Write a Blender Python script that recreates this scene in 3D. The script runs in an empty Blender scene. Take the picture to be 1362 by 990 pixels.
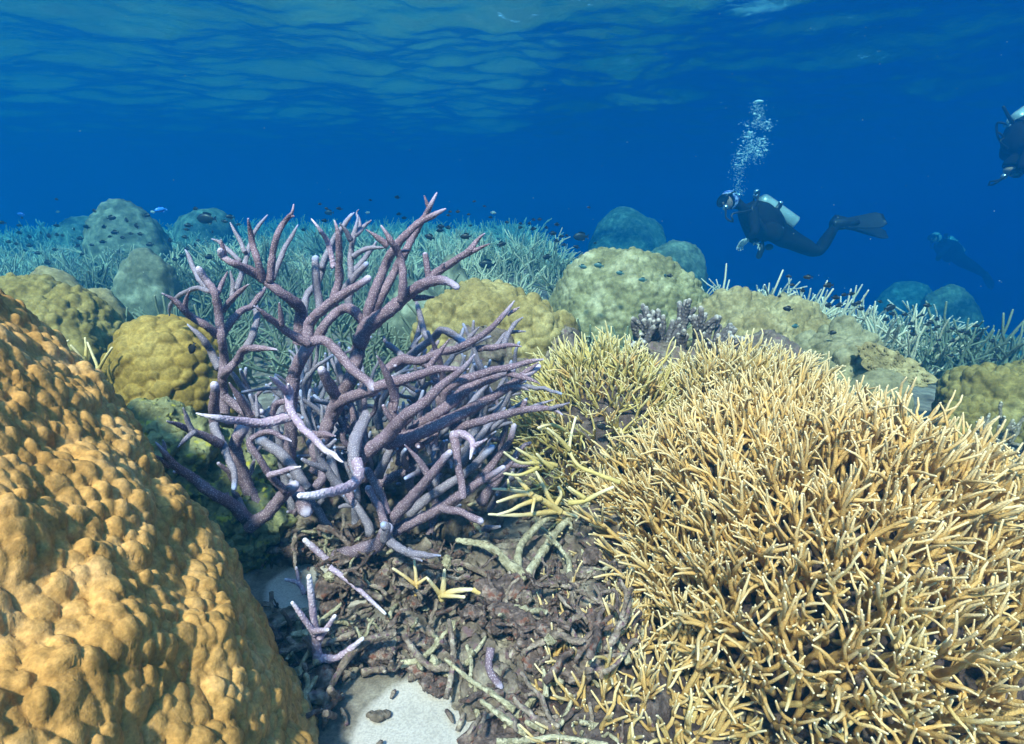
import bpy, bmesh, math, random
import numpy as np
from mathutils import Vector, Matrix, Quaternion
from mathutils.kdtree import KDTree

scene = bpy.context.scene
COL = scene.collection
R = math.radians

# ---------------------------------------------------------------- camera
CAM = np.array([0.0, 0.0, 0.85])
PITCH = R(16.9)
FPX = 756.7                                   # focal length in pixels of the 1362 px wide photograph
FWD = np.array([0, math.cos(PITCH), -math.sin(PITCH)])
UPV = np.array([0, math.sin(PITCH), math.cos(PITCH)])
cam_data = bpy.data.cameras.new("camera")
cam_data.sensor_width = 36.0
cam_data.lens = 36.0 * FPX / 1362.0
cam_data.clip_start = 0.02
cam_data.clip_end = 500.0
cam = bpy.data.objects.new("camera", cam_data)
cam.location = CAM
cam.rotation_euler = (math.pi / 2 - PITCH, 0, 0)
COL.objects.link(cam)
scene.camera = cam

# ---------------------------------------------------------------- sky, sun, exposure
SUN_FROM = Vector((-0.20, -0.72, 1.0)).normalized()      # towards the sun: above, behind the camera's left shoulder
world = bpy.data.worlds.new("World")
scene.world = world
world.use_nodes = True
nt = world.node_tree
sky = nt.nodes.new("ShaderNodeTexSky")
sky.sky_type = 'NISHITA'
sky.sun_disc = False
sky.sun_elevation = math.asin(SUN_FROM.z)
sky.sun_rotation = math.atan2(SUN_FROM.x, SUN_FROM.y)
nt.links.new(sky.outputs[0], nt.nodes["Background"].inputs[0])
nt.nodes["Background"].inputs[1].default_value = 0.15

sun_data = bpy.data.lights.new("sun", 'SUN')
sun_data.energy = 5.0
sun_data.angle = R(4.0)
sun_data.color = (1.0, 0.60, 0.44)
sun = bpy.data.objects.new("sun", sun_data)
sun.rotation_euler = (-SUN_FROM).to_track_quat('-Z', 'Y').to_euler()
sun.location = (0, 0, 20)
COL.objects.link(sun)

vs = scene.view_settings
vs.view_transform = 'Standard'
vs.look = 'None'
vs.gamma = 1.0
vs.exposure = 1.8
cy = scene.cycles
cy.use_denoising = True
cy.max_bounces = 8
cy.diffuse_bounces = 3
cy.glossy_bounces = 3
cy.transmission_bounces = 6
cy.transparent_max_bounces = 12
cy.volume_bounces = 2
cy.caustics_reflective = False
cy.caustics_refractive = False
cy.sample_clamp_indirect = 4.0

# ---------------------------------------------------------------- helpers
def P(px, py, d):
    """World point seen at photograph pixel (px, py) at distance d along the view axis."""
    px, py, d = np.broadcast_arrays(np.asarray(px, float), np.asarray(py, float), np.asarray(d, float))
    rx = (px - 681.0) / FPX * d
    ry = -(py - 495.0) / FPX * d
    out = CAM + d[..., None] * FWD + ry[..., None] * UPV
    out[..., 0] += rx
    return out

def hash3(i, j, k, s):
    h = (i * 374761393 + j * 668265263 + k * 2147483647 + s * 1274126177) & 0xFFFFFFFF
    h = ((h ^ (h >> 13)) * 1274126177) & 0xFFFFFFFF
    return ((h ^ (h >> 16)) & 0xFFFF) / 65535.0

def vnoise(p, scale, seed=0):
    """Smooth value noise in -1..1 at the points p (n,3)."""
    q = np.asarray(p, float) * scale + 1000.0
    i = np.floor(q).astype(np.int64)
    f = q - i
    f = f * f * f * (f * (f * 6 - 15) + 10)
    out = 0
    for dx in (0, 1):
        wx = f[:, 0] if dx else 1 - f[:, 0]
        for dy in (0, 1):
            wy = f[:, 1] if dy else 1 - f[:, 1]
            for dz in (0, 1):
                wz = f[:, 2] if dz else 1 - f[:, 2]
                out = out + wx * wy * wz * hash3(i[:, 0] + dx, i[:, 1] + dy, i[:, 2] + dz, seed)
    return out * 2 - 1

def fbm(p, scale, seed=0, octaves=3):
    out, a, tot = 0, 1.0, 0
    for o in range(octaves):
        out = out + a * vnoise(p, scale * 2 ** o, seed + o)
        tot += a
        a *= 0.5
    return out / tot

class MB:
    """Collects vertices and faces; build() links them as one mesh object."""
    def __init__(self):
        self.v, self.q, self.t, self.a, self.n = [], [], [], [], 0
    def add(self, v, quads=None, tris=None, attr=None):
        v = np.asarray(v, float).reshape(-1, 3)
        self.v.append(v)
        if quads is not None and len(quads):
            self.q.append(np.asarray(quads, np.int64).reshape(-1, 4) + self.n)
        if tris is not None and len(tris):
            self.t.append(np.asarray(tris, np.int64).reshape(-1, 3) + self.n)
        self.a.append(np.zeros(len(v)) if attr is None else np.broadcast_to(np.asarray(attr, float), (len(v),)))
        self.n += len(v)
    def merge(self, other, mat=None, attr_scale=1.0):
        v, q, t, a = other.arrays()
        if mat is not None:
            m = np.array(mat)
            v = v @ m[:3, :3].T + m[:3, 3]
        self.add(v, q, t, a * attr_scale)
    def arrays(self):
        v = np.concatenate(self.v) if self.v else np.zeros((0, 3))
        q = np.concatenate(self.q) if self.q else np.zeros((0, 4), np.int64)
        t = np.concatenate(self.t) if self.t else np.zeros((0, 3), np.int64)
        a = np.concatenate(self.a) if self.a else np.zeros(0)
        return v, q, t, a
    def mesh(self, name, mat=None, origin=None, smooth=True):
        v, q, t, a = self.arrays()
        if origin is not None:
            v = v - np.asarray(origin)
        me = bpy.data.meshes.new(name)
        me.vertices.add(len(v))
        me.vertices.foreach_set("co", v.astype(np.float32).ravel())
        nl = len(q) * 4 + len(t) * 3
        me.loops.add(nl)
        me.loops.foreach_set("vertex_index", np.concatenate([q.ravel(), t.ravel()]).astype(np.int32))
        me.polygons.add(len(q) + len(t))
        starts = np.concatenate([np.arange(len(q)) * 4, len(q) * 4 + np.arange(len(t)) * 3]).astype(np.int32)
        me.polygons.foreach_set("loop_start", starts)
        me.polygons.foreach_set("use_smooth", np.full(len(q) + len(t), smooth))
        at = me.attributes.new("age", 'FLOAT', 'POINT')
        at.data.foreach_set("value", a.astype(np.float32))
        me.update(calc_edges=True)
        me.validate()
        if mat is not None:
            me.materials.append(mat)
        return me
    def build(self, name, mat=None, parent=None, origin=None, smooth=True):
        return link(name, self.mesh(name, mat, origin, smooth), parent, origin if parent is None else None)

def link(name, data, parent=None, loc=None):
    o = bpy.data.objects.new(name, data)
    COL.objects.link(o)
    if parent is not None:
        o.parent = parent
    if loc is not None:
        o.location = Vector(loc)
    return o

def empty(name, loc=(0, 0, 0)):
    o = bpy.data.objects.new(name, None)
    o.empty_display_size = 0.1
    o.location = Vector(loc)
    COL.objects.link(o)
    return o

def tag(o, label, cat, group=None, kind=None):
    if label: o["label"] = label
    if cat: o["category"] = cat
    if group: o["group"] = group
    if kind: o["kind"] = kind
    return o

def smooth_line(pts, rad, n):
    """Catmull-Rom through pts, n samples; rad interpolated alike."""
    pts = np.asarray(pts, float)
    rad = np.asarray(rad, float)
    m = len(pts)
    seg = np.linalg.norm(np.diff(pts, axis=0), axis=1)
    s = np.concatenate([[0], np.cumsum(seg)])
    u = np.linspace(0, s[-1], n)
    k = np.clip(np.searchsorted(s, u, side='right') - 1, 0, m - 2)
    f = ((u - s[k]) / np.maximum(seg[k], 1e-9))[:, None]
    p0 = pts[np.maximum(k - 1, 0)]; p1 = pts[k]; p2 = pts[k + 1]; p3 = pts[np.minimum(k + 2, m - 1)]
    c = 0.5 * (2 * p1 + (p2 - p0) * f + (2 * p0 - 5 * p1 + 4 * p2 - p3) * f ** 2 + (3 * p1 - p0 - 3 * p2 + p3) * f ** 3)
    return c, np.interp(u, s, rad)

def tube(mb, pts, rad, sides=8, a0=0.0, a1=1.0, jit=0.0, rng=None, cap='round', flat=None):
    """Sweeps a ring along pts with radii rad; rounded tip at the end, closed base."""
    pts = np.asarray(pts, float); rad = np.asarray(rad, float)
    n = len(pts)
    tan = np.gradient(pts, axis=0)
    tan /= np.maximum(np.linalg.norm(tan, axis=1), 1e-9)[:, None]
    r_end = rad[-1]
    if cap == 'round':
        e = tan[-1]
        pts = np.vstack([pts, pts[-1] + e * r_end * 0.55, pts[-1] + e * r_end * 0.9])
        rad = np.concatenate([rad, [r_end * 0.82, r_end * 0.45]])
        tan = np.vstack([tan, e, e])
        n += 2
    ref = np.array([0, 0, 1.0]) if abs(tan[0][2]) < 0.9 else np.array([1.0, 0, 0])
    nrm = np.cross(tan[0], ref); nrm /= np.linalg.norm(nrm)
    N = np.empty((n, 3)); N[0] = nrm
    for i in range(1, n):
        v = N[i - 1] - tan[i] * np.dot(N[i - 1], tan[i])
        N[i] = v / max(np.linalg.norm(v), 1e-9)
    B = np.cross(tan, N)
    ang = np.arange(sides) * 2 * math.pi / sides
    rr = rad[:, None] * np.ones(sides)[None]
    if jit and rng is not None:
        rr = rr * (1 + jit * rng.uniform(-1, 1, rr.shape))
    ring = pts[:, None] + rr[..., None] * (np.cos(ang)[None, :, None] * N[:, None] + np.sin(ang)[None, :, None] * B[:, None])
    v = ring.reshape(-1, 3)
    i = np.arange(n - 1)[:, None] * sides
    j = np.arange(sides)[None]; j2 = (j + 1) % sides
    quads = np.stack([i + j, i + j2, i + sides + j2, i + sides + j], -1).reshape(-1, 4)
    tip = pts[-1] + tan[-1] * rad[-1] * (0.35 if cap == 'round' else 0.0)
    v = np.vstack([v, tip, pts[0]])
    L = (n - 1) * sides
    k = np.arange(sides); k2 = (k + 1) % sides
    tris = np.vstack([np.stack([L + k, L + k2, np.full(sides, n * sides)], -1),
                      np.stack([k2, k, np.full(sides, n * sides + 1)], -1)])
    a = np.repeat(np.linspace(a0, a1, n), sides)
    mb.add(v, quads, tris, np.concatenate([a, [a1, a0]]))

_ico = {}
def icosphere(sub):
    if sub not in _ico:
        bm = bmesh.new()
        bmesh.ops.create_icosphere(bm, subdivisions=sub, radius=1.0)
        bm.verts.index_update()
        v = np.array([x.co[:] for x in bm.verts])
        t = np.array([[x.index for x in f.verts] for f in bm.faces])
        bm.free()
        _ico[sub] = (v, t)
    return _ico[sub]

def ellipsoid(mb, c, r, sub=3, rot=None, attr=0.0):
    v, t = icosphere(sub)
    v = v * np.asarray(r)
    if rot is not None:
        v = v @ np.array(rot).T
    mb.add(v + np.asarray(c), None, t, attr)

# ---------------------------------------------------------------- materials
def new_mat(name):
    m = bpy.data.materials.new(name)
    m.use_nodes = True
    b = m.node_tree.nodes["Principled BSDF"]
    return m, m.node_tree, b

def nd(nt, kind, **kw):
    n = nt.nodes.new(kind)
    for k, v in kw.items():
        if k.startswith('i_'):
            n.inputs[k[2:].replace('_', ' ')].default_value = v
        else:
            setattr(n, k, v)
    return n

def ramp(nt, fac, stops):
    r = nt.nodes.new("ShaderNodeValToRGB")
    e = r.color_ramp.elements
    e[0].position, e[0].color = stops[0][0], (*stops[0][1], 1)
    e[1].position, e[1].color = stops[-1][0], (*stops[-1][1], 1)
    for p, c in stops[1:-1]:
        x = e.new(p); x.color = (*c, 1)
    nt.links.new(fac, r.inputs[0])
    return r.outputs[0]

def mixc(nt, fac, a, b):
    m = nt.nodes.new("ShaderNodeMix"); m.data_type = 'RGBA'
    for s, v in ((m.inputs[0], fac), (m.inputs[6], a), (m.inputs[7], b)):
        if hasattr(v, 'is_output') or hasattr(v, 'links'):
            nt.links.new(v, s)
        else:
            s.default_value = v if isinstance(v, (int, float)) else (*v, 1)
    return m.outputs[2]

def plain(name, col, rough=0.6, spec=0.3, metal=0.0, noise=0.0, nscale=30):
    m, nt, b = new_mat(name)
    b.inputs["Roughness"].default_value = rough
    b.inputs["Specular IOR Level"].default_value = spec
    b.inputs["Metallic"].default_value = metal
    tc = nd(nt, "ShaderNodeTexCoord")
    n = nd(nt, "ShaderNodeTexNoise", i_Scale=nscale, i_Detail=4.0)
    nt.links.new(tc.outputs["Object"], n.inputs["Vector"])
    lo = tuple(c * (1 - noise) for c in col); hi = tuple(min(1, c * (1 + noise)) for c in col)
    nt.links.new(ramp(nt, n.outputs["Fac"], [(0.3, lo), (0.7, hi)]), b.inputs["Base Color"])
    return m

def coral_mat(name, base, tip, dead, polyp, scale, polyp_amt=0.7, bump=0.4, dead_to=0.12, tip_from=0.82, rough=0.75, var=0.25, sss=0.0):
    """Living coral: dead base, coloured branch dotted with pale corallites, pale growing tip (pigment along the branch)."""
    m, nt, b = new_mat(name)
    b.inputs["Roughness"].default_value = rough
    b.inputs["Specular IOR Level"].default_value = 0.25
    tc = nd(nt, "ShaderNodeTexCoord")
    at = nd(nt, "ShaderNodeAttribute", attribute_name="age")
    no = nd(nt, "ShaderNodeTexNoise", i_Scale=scale * 0.09, i_Detail=5.0)
    nt.links.new(tc.outputs["Object"], no.inputs["Vector"])
    vo = nd(nt, "ShaderNodeTexVoronoi", i_Scale=scale, i_Randomness=0.75)
    nt.links.new(tc.outputs["Object"], vo.inputs["Vector"])
    lo = tuple(c * (1 - var) for c in base); hi = tuple(c * (1 + var) for c in base)
    body = ramp(nt, no.outputs["Fac"], [(0.3, lo), (0.7, hi)])
    age = nd(nt, "ShaderNodeMath", operation='MULTIPLY_ADD')       # age + 0.25*(noise-0.5)
    nt.links.new(no.outputs["Fac"], age.inputs[0]); age.inputs[1].default_value = 0.3
    nt.links.new(at.outputs["Fac"], age.inputs[2])
    t1 = ramp(nt, age.outputs[0], [(dead_to + 0.05, (1, 1, 1)), (dead_to + 0.25, (0, 0, 0))])
    c1 = mixc(nt, t1, body, dead)
    pd = ramp(nt, vo.outputs["Distance"], [(0.12, (polyp_amt,) * 3), (0.42, (0, 0, 0))])
    c2 = mixc(nt, pd, c1, polyp)
    t2 = ramp(nt, at.outputs["Fac"], [(tip_from, (0, 0, 0)), (1.0, (1, 1, 1))])
    c3 = mixc(nt, t2, c2, tip)
    nt.links.new(c3, b.inputs["Base Color"])
    bp = nd(nt, "ShaderNodeBump", invert=True, i_Strength=bump, i_Distance=0.35 / scale)
    nt.links.new(vo.outputs["Distance"], bp.inputs["Height"])
    nt.links.new(bp.outputs[0], b.inputs["Normal"])
    return m

def boulder_mat(name, c_lo, c_mid, c_hi, nscale=6, fine=160, bump=0.25, patch=None, rough=0.8):
    m, nt, b = new_mat(name)
    b.inputs["Roughness"].default_value = rough
    b.inputs["Specular IOR Level"].default_value = 0.2
    tc = nd(nt, "ShaderNodeTexCoord")
    no = nd(nt, "ShaderNodeTexNoise", i_Scale=nscale, i_Detail=8.0, i_Roughness=0.65)
    nt.links.new(tc.outputs["Object"], no.inputs["Vector"])
    col = ramp(nt, no.outputs["Fac"], [(0.3, c_lo), (0.5, c_mid), (0.7, c_hi)])
    n2 = nd(nt, "ShaderNodeTexNoise", i_Scale=fine, i_Detail=3.0)
    nt.links.new(tc.outputs["Object"], n2.inputs["Vector"])
    sp = ramp(nt, n2.outputs["Fac"], [(0.35, (0.84, 0.84, 0.84)), (0.65, (1.10, 1.10, 1.10))])
    mul = nd(nt, "ShaderNodeMix", data_type='RGBA', blend_type='MULTIPLY')
    mul.inputs[0].default_value = 1.0
    nt.links.new(col, mul.inputs[6]); nt.links.new(sp, mul.inputs[7])
    n4 = nd(nt, "ShaderNodeTexNoise", i_Scale=fine * 0.22, i_Detail=5.0, i_Roughness=0.7)
    nt.links.new(tc.outputs["Object"], n4.inputs["Vector"])
    mul2 = nd(nt, "ShaderNodeMix", data_type='RGBA', blend_type='MULTIPLY')
    mul2.inputs[0].default_value = 1.0
    nt.links.new(mul.outputs[2], mul2.inputs[6])
    nt.links.new(ramp(nt, n4.outputs["Fac"], [(0.36, (0.66, 0.66, 0.64)), (0.62, (1.2, 1.2, 1.2))]), mul2.inputs[7])
    out = mul2.outputs[2]
    if patch:
        n3 = nd(nt, "ShaderNodeTexNoise", i_Scale=nscale * 2.2, i_Detail=6.0)
        nt.links.new(tc.outputs["Object"], n3.inputs["Vector"])
        out = mixc(nt, ramp(nt, n3.outputs["Fac"], [(0.56, (0, 0, 0)), (0.66, (1, 1, 1))]), out, patch)
    nt.links.new(out, b.inputs["Base Color"])
    bp = nd(nt, "ShaderNodeBump", i_Strength=bump, i_Distance=0.004)
    hsum = nd(nt, "ShaderNodeMath", operation='MULTIPLY_ADD')
    nt.links.new(n4.outputs["Fac"], hsum.inputs[0]); hsum.inputs[1].default_value = 3.0
    nt.links.new(n2.outputs["Fac"], hsum.inputs[2])
    nt.links.new(hsum.outputs[0], bp.inputs["Height"])
    nt.links.new(bp.outputs[0], b.inputs["Normal"])
    return m
# ---------------------------------------------------------------- the setting: sea floor, water surface, water body
def ground_z(x, y):
    x = np.asarray(x, float); y = np.asarray(y, float)
    p = np.stack([x, y, np.zeros_like(x)], -1).reshape(-1, 3)
    n = (fbm(p, 0.9, 3, 3) * 0.07 + fbm(p, 5.0, 7, 2) * 0.012).reshape(x.shape)
    far = np.clip((np.hypot(x, y) - 1.6) / 2.0, 0, 1)
    z = n * (0.25 + 0.75 * far)
    # the reef top falls away to the right and, past a crest, into deep water
    z = z - 0.15 * np.clip(x - 1.1, 0, 30) * np.clip((y - 1.5) / 2, 0, 1)
    z = z - 0.24 * np.clip(y - 4.7, 0, 60) * np.clip((x - 0.2) / 1.6, 0, 1)         # steeper behind the right band
    crest = np.clip(np.hypot(x * 0.8, y) - 15.0, 0, 60)
    z = z - 0.30 * crest ** 2 / (crest + 4.0)
    z = z + 0.20 * np.exp(-((x + 1.2) ** 2 / 8 + (y - 6.5) ** 2 / 5.0))
    return np.maximum(z, -6.5 + 0.3 * n)

def sinh_axis(lo, hi, n, k):
    u = np.linspace(-1, 1, n)
    s = np.sinh(u * k) / np.sinh(k)
    return np.where(s < 0, s * lo, s * hi)

def sheet(name, xs, ys, zf, mat, cover=None):
    X, Y = np.meshgrid(xs, ys)
    Z = zf(X, Y)
    v = np.stack([X, Y, Z], -1).reshape(-1, 3)
    nx = len(xs)
    i = np.arange(len(ys) - 1)[:, None] * nx + np.arange(nx - 1)[None]
    mb = MB()
    mb.add(v, np.stack([i, i + 1, i + nx + 1, i + nx], -1).reshape(-1, 4), None, None if cover is None else cover(v))
    return mb.build(name, mat)

SAND = [(-0.12, 0.72, 0.13), (-0.02, 0.80, 0.10), (-0.45, 1.10, 0.10), (-0.36, 1.12, 0.08), (1.85, 4.3, 0.9), (2.6, 5.2, 1.2), (0.16, 2.75, 0.22), (0.02, 1.03, 0.05)]
def rubble_cover(v):
    d = np.full(len(v), 9.0)
    for x, y, r in SAND:
        d = np.minimum(d, np.hypot(v[:, 0] - x, v[:, 1] - y) / r)
    return np.clip((d - 0.75) / 0.6, 0, 1) * 0.75

def sand_material():
    m, nt, b = new_mat("sand")
    b.inputs["Roughness"].default_value = 0.9
    b.inputs["Specular IOR Level"].default_value = 0.1
    tc = nd(nt, "ShaderNodeTexCoord")
    n1 = nd(nt, "ShaderNodeTexNoise", i_Scale=3.0, i_Detail=8.0, i_Roughness=0.6)
    n2 = nd(nt, "ShaderNodeTexNoise", i_Scale=260.0, i_Detail=2.0)
    for n in (n1, n2):
        nt.links.new(tc.outputs["Object"], n.inputs["Vector"])
    sand = ramp(nt, n1.outputs["Fac"], [(0.3, (0.38, 0.34, 0.31)), (0.55, (0.52, 0.47, 0.45)), (0.8, (0.60, 0.55, 0.53))])
    n3 = nd(nt, "ShaderNodeTexNoise", i_Scale=14.0, i_Detail=8.0, i_Roughness=0.7)
    nt.links.new(tc.outputs["Object"], n3.inputs["Vector"])
    rub = ramp(nt, n3.outputs["Fac"], [(0.3, (0.07, 0.055, 0.05)), (0.5, (0.19, 0.16, 0.135)), (0.7, (0.38, 0.34, 0.29))])
    at = nd(nt, "ShaderNodeAttribute", attribute_name="age")     # 1 where coral rubble covers the sand
    ad = nd(nt, "ShaderNodeMath", operation='MULTIPLY_ADD')
    nt.links.new(n1.outputs["Fac"], ad.inputs[0]); ad.inputs[1].default_value = 0.9
    nt.links.new(at.outputs["Fac"], ad.inputs[2])
    col = mixc(nt, ramp(nt, ad.outputs[0], [(0.82, (0, 0, 0)), (0.98, (1, 1, 1))]), sand, rub)
    sp = ramp(nt, n2.outputs["Fac"], [(0.35, (0.8, 0.8, 0.8)), (0.6, (1.05, 1.05, 1.05))])
    mul = nd(nt, "ShaderNodeMix", data_type='RGBA', blend_type='MULTIPLY')
    mul.inputs[0].default_value = 1.0
    nt.links.new(col, mul.inputs[6]); nt.links.new(sp, mul.inputs[7])
    nt.links.new(mul.outputs[2], b.inputs["Base Color"])
    bp = nd(nt, "ShaderNodeBump", i_Strength=0.4, i_Distance=0.003)
    nt.links.new(n2.outputs["Fac"], bp.inputs["Height"])
    nt.links.new(bp.outputs[0], b.inputs["Normal"])
    return m

g = sheet("sea_floor", sinh_axis(55, 55, 260, 5.0), np.concatenate([np.linspace(-14, 0, 14, endpoint=False), 55 * np.sinh(np.linspace(0, 5, 330)) / np.sinh(5)]), ground_z, sand_material(), rubble_cover)
g["kind"] = "structure"

SURF_Z = 2.5
def wave_z(x, y):
    rng = np.random.default_rng(5)
    z = np.zeros_like(x)
    for i in range(26):
        lam = 0.24 * 1.12 ** i * rng.uniform(0.85, 1.15)
        th = rng.normal(0.35, 0.75)
        a = 0.0092 * lam ** 0.9
        k = 2 * math.pi / lam
        z = z + a * np.sin(k * (x * math.sin(th) + y * math.cos(th)) + rng.uniform(0, 6.28) + 0.7 * np.sin(0.6 * x + i) + 0.6 * np.cos(0.5 * y + 2 * i))
    return SURF_Z + z

def water_material():
    m = bpy.data.materials.new("water_surface")
    m.use_nodes = True
    nt = m.node_tree
    nt.nodes.clear()
    out = nd(nt, "ShaderNodeOutputMaterial")
    tc = nd(nt, "ShaderNodeTexCoord")
    n1 = nd(nt, "ShaderNodeTexNoise", i_Scale=9.0, i_Detail=4.0, i_Roughness=0.55, i_Distortion=0.6)
    nt.links.new(tc.outputs["Object"], n1.inputs["Vector"])
    bp = nd(nt, "ShaderNodeBump", i_Strength=0.4, i_Distance=0.03)
    nt.links.new(n1.outputs["Fac"], bp.inputs["Height"])
    fr = nd(nt, "ShaderNodeFresnel", i_IOR=1.333)
    gl = nd(nt, "ShaderNodeBsdfGlossy", i_Roughness=0.2, i_Color=(0.62, 0.92, 1.0, 1))
    tr = nd(nt, "ShaderNodeBsdfTransparent")
    nt.links.new(bp.outputs[0], fr.inputs["Normal"])
    nt.links.new(bp.outputs[0], gl.inputs["Normal"])
    mx = nd(nt, "ShaderNodeMixShader")
    nt.links.new(fr.outputs[0], mx.inputs[0])
    nt.links.new(tr.outputs[0], mx.inputs[1])
    nt.links.new(gl.outputs[0], mx.inputs[2])
    nt.links.new(mx.outputs[0], out.inputs["Surface"])
    return m

w = sheet("water_surface", sinh_axis(55, 55, 420, 3.4), np.concatenate([np.linspace(-14, 2, 30, endpoint=False), 2 + 53 * np.sinh(np.linspace(0, 2.6, 420)) / np.sinh(2.6)]), wave_z, water_material())
w["kind"] = "structure"

def water_body():
    mb = MB()
    x, y0, y1, z0, z1 = 60.0, -18.0, 62.0, -8.0, 2.9
    v = [(sx, yy, zz) for zz in (z0, z1) for sx, yy in ((-x, y0), (x, y0), (x, y1), (-x, y1))]
    q = [(3, 2, 1, 0), (4, 5, 6, 7), (0, 1, 5, 4), (1, 2, 6, 5), (2, 3, 7, 6), (3, 0, 4, 7)]
    mb.add(v, q)
    m = bpy.data.materials.new("sea_water")
    m.use_nodes = True
    nt = m.node_tree
    nt.nodes.clear()
    out = nd(nt, "ShaderNodeOutputMaterial")
    pv = nd(nt, "ShaderNodeVolumePrincipled")
    pv.inputs["Color"].default_value = (0.003, 0.113, 0.270, 1)
    pv.inputs["Absorption Color"].default_value = (0.0, 0.391, 0.7225, 1)
    pv.inputs["Density"].default_value = 0.235
    pv.inputs["Anisotropy"].default_value = 0.6
    nt.links.new(pv.outputs[0], out.inputs["Volume"])
    o = mb.build("haze", m, smooth=False)
    o["kind"] = "stuff"
water_body()
# ---------------------------------------------------------------- massive corals: lobed bodies with grown knobs
def knobs(v, nrm, spacing, amp, seed, squash=1.0, soft=0.25, size_var=0.35):
    """Height of rounded knobs, one per scattered seed, with creases between them."""
    rng = np.random.default_rng(seed)
    idx = rng.permutation(len(v))
    q = v * np.array([1, 1, squash])
    cell, seeds = {}, []
    lim = min(len(idx), 60000)
    for i in idx[:lim]:
        k = tuple(np.floor(q[i] / spacing).astype(int))
        ok = True
        for dx in (-1, 0, 1):
            for dy in (-1, 0, 1):
                for dz in (-1, 0, 1):
                    for j in cell.get((k[0] + dx, k[1] + dy, k[2] + dz), ()):
                        if np.sum((q[i] - q[j]) ** 2) < (0.72 * spacing) ** 2:
                            ok = False
        if ok:
            cell.setdefault(k, []).append(i); seeds.append(i)
    kd = KDTree(len(seeds))
    wt = rng.uniform(-size_var, size_var, len(seeds)) * spacing * 0.5
    for n_, i in enumerate(seeds):
        kd.insert(q[i], n_)
    kd.balance()
    d1 = np.empty(len(v)); d2 = np.empty(len(v)); s1 = np.empty(len(v), int)
    for n_, p in enumerate(q):
        r = sorted((d + wt[i], i) for _, i, d in kd.find_n(p, 3))
        d1[n_], s1[n_] = r[0]; d2[n_] = r[1][0]
    edge = np.clip((d2 - d1) / (spacing * 0.9), 0, 1)
    dome = np.sqrt(np.clip(1 - (np.clip(d1, 0, None) / (spacing * 0.74)) ** 2, 0, 1))
    crease = 1 - np.exp(-edge / soft)
    lift = rng.uniform(0.5, 1.4, len(seeds))[s1]
    return amp * (0.75 * dome + 0.25 * crease) * lift

def coral_body(name, mat, lobes, sub, spacing, amp, seed, squash=1.0, rough=0.06, soft=0.25, big=0.0, parent=None, origin=None, bottom=None, second=None, extra=None, facing=None, droop=0.25, tilt=None, size_var=0.4):
    """lobes: list of (centre, radii). One mesh: the outer skin of the union of the lobes, knobbed."""
    mb = MB()
    base0, tri0 = icosphere(sub)
    if facing is not None:                    # leave out the side buried in the reef behind
        bb = base0 if tilt is None else base0 @ tilt.T
        keep = np.all((bb @ np.array(facing[0]) > facing[1])[tri0], axis=1)
        t = tri0[keep]
        used = np.unique(t)
        remap = np.zeros(len(base0), np.int64); remap[used] = np.arange(len(used))
        base0, tri0 = base0[used], remap[t]
    base, tri = base0, tri0
    for li, (c, r) in enumerate(lobes):
        c = np.array(c, float); r = np.array(r, float)
        v = base * r
        n = base / r
        n /= np.linalg.norm(n, axis=1)[:, None]
        if tilt is not None:
            v = v @ tilt.T; n = n @ tilt.T
        w_ = v + c
        sc = 1.0 / max(r.mean(), 1e-6)
        w_ = w_ + n * (fbm(w_, sc * 1.3, seed + li, 3) * rough * r.mean())[:, None]
        h = knobs(w_, n, spacing, amp, seed + 31 * li, squash, soft, size_var)
        if second:
            h = h + knobs(w_, n, second[0], second[1], seed + 77 + li, squash, soft)
        if big:
            h = h + big * vnoise(w_, 1.0 / (spacing * 3.5), seed + 5)
        dirn = n * 0.85 + np.array([0, 0, droop])
        w_ = w_ + dirn * h[:, None]
        if extra is not None:
            w_ = extra(w_)
        keep = np.ones(len(tri), bool)
        for lj, (c2, r2) in enumerate(lobes):
            if lj != li:
                inside = np.sum(((w_ - np.array(c2)) / (np.array(r2) * 0.93)) ** 2, axis=1) < 1
                keep &= ~np.all(inside[tri], axis=1)
        if bottom is not None:
            keep &= ~np.all((w_[:, 2] < bottom)[tri], axis=1)
        t = tri[keep]
        used = np.unique(t)
        remap = np.zeros(len(w_), np.int64); remap[used] = np.arange(len(used))
        mb.add(w_[used], None, remap[t])
    return mb.build(name, mat, parent, origin)

def px_dome(px, py, w_px, h_px, d, depth_ratio=0.9, sink=0.35):
    """Centre and radii of a dome whose top middle is seen at (px,py) and which is w_px wide."""
    rx = w_px / 2 / FPX * d
    rz = h_px / FPX * d
    top = P(px, py, d)
    ry = rx * depth_ratio
    c = top.copy(); c[2] -= rz; c[1] += 0.0
    return c, (rx, ry, rz)
M_gold = boulder_mat("golden_coral", (0.33, 0.175, 0.048), (0.49, 0.275, 0.088), (0.66, 0.415, 0.19), nscale=9, fine=240)
M_must = boulder_mat("mustard_coral", (0.17, 0.115, 0.024), (0.27, 0.19, 0.046), (0.38, 0.29, 0.095), nscale=5, fine=160)
M_must2 = boulder_mat("pale_mustard_coral", (0.16, 0.122, 0.045), (0.265, 0.21, 0.08), (0.41, 0.345, 0.16), nscale=6, fine=160)
M_oliv = boulder_mat("olive_coral", (0.15, 0.11, 0.03), (0.25, 0.19, 0.06), (0.38, 0.31, 0.13), nscale=7, fine=160)
M_pale = boulder_mat("pale_green_coral", (0.12, 0.108, 0.05), (0.24, 0.22, 0.11), (0.48, 0.44, 0.28), nscale=7, fine=70)
M_grey = boulder_mat("grey_green_coral", (0.14, 0.12, 0.065), (0.24, 0.21, 0.12), (0.38, 0.34, 0.21), nscale=8, fine=120)
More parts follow.
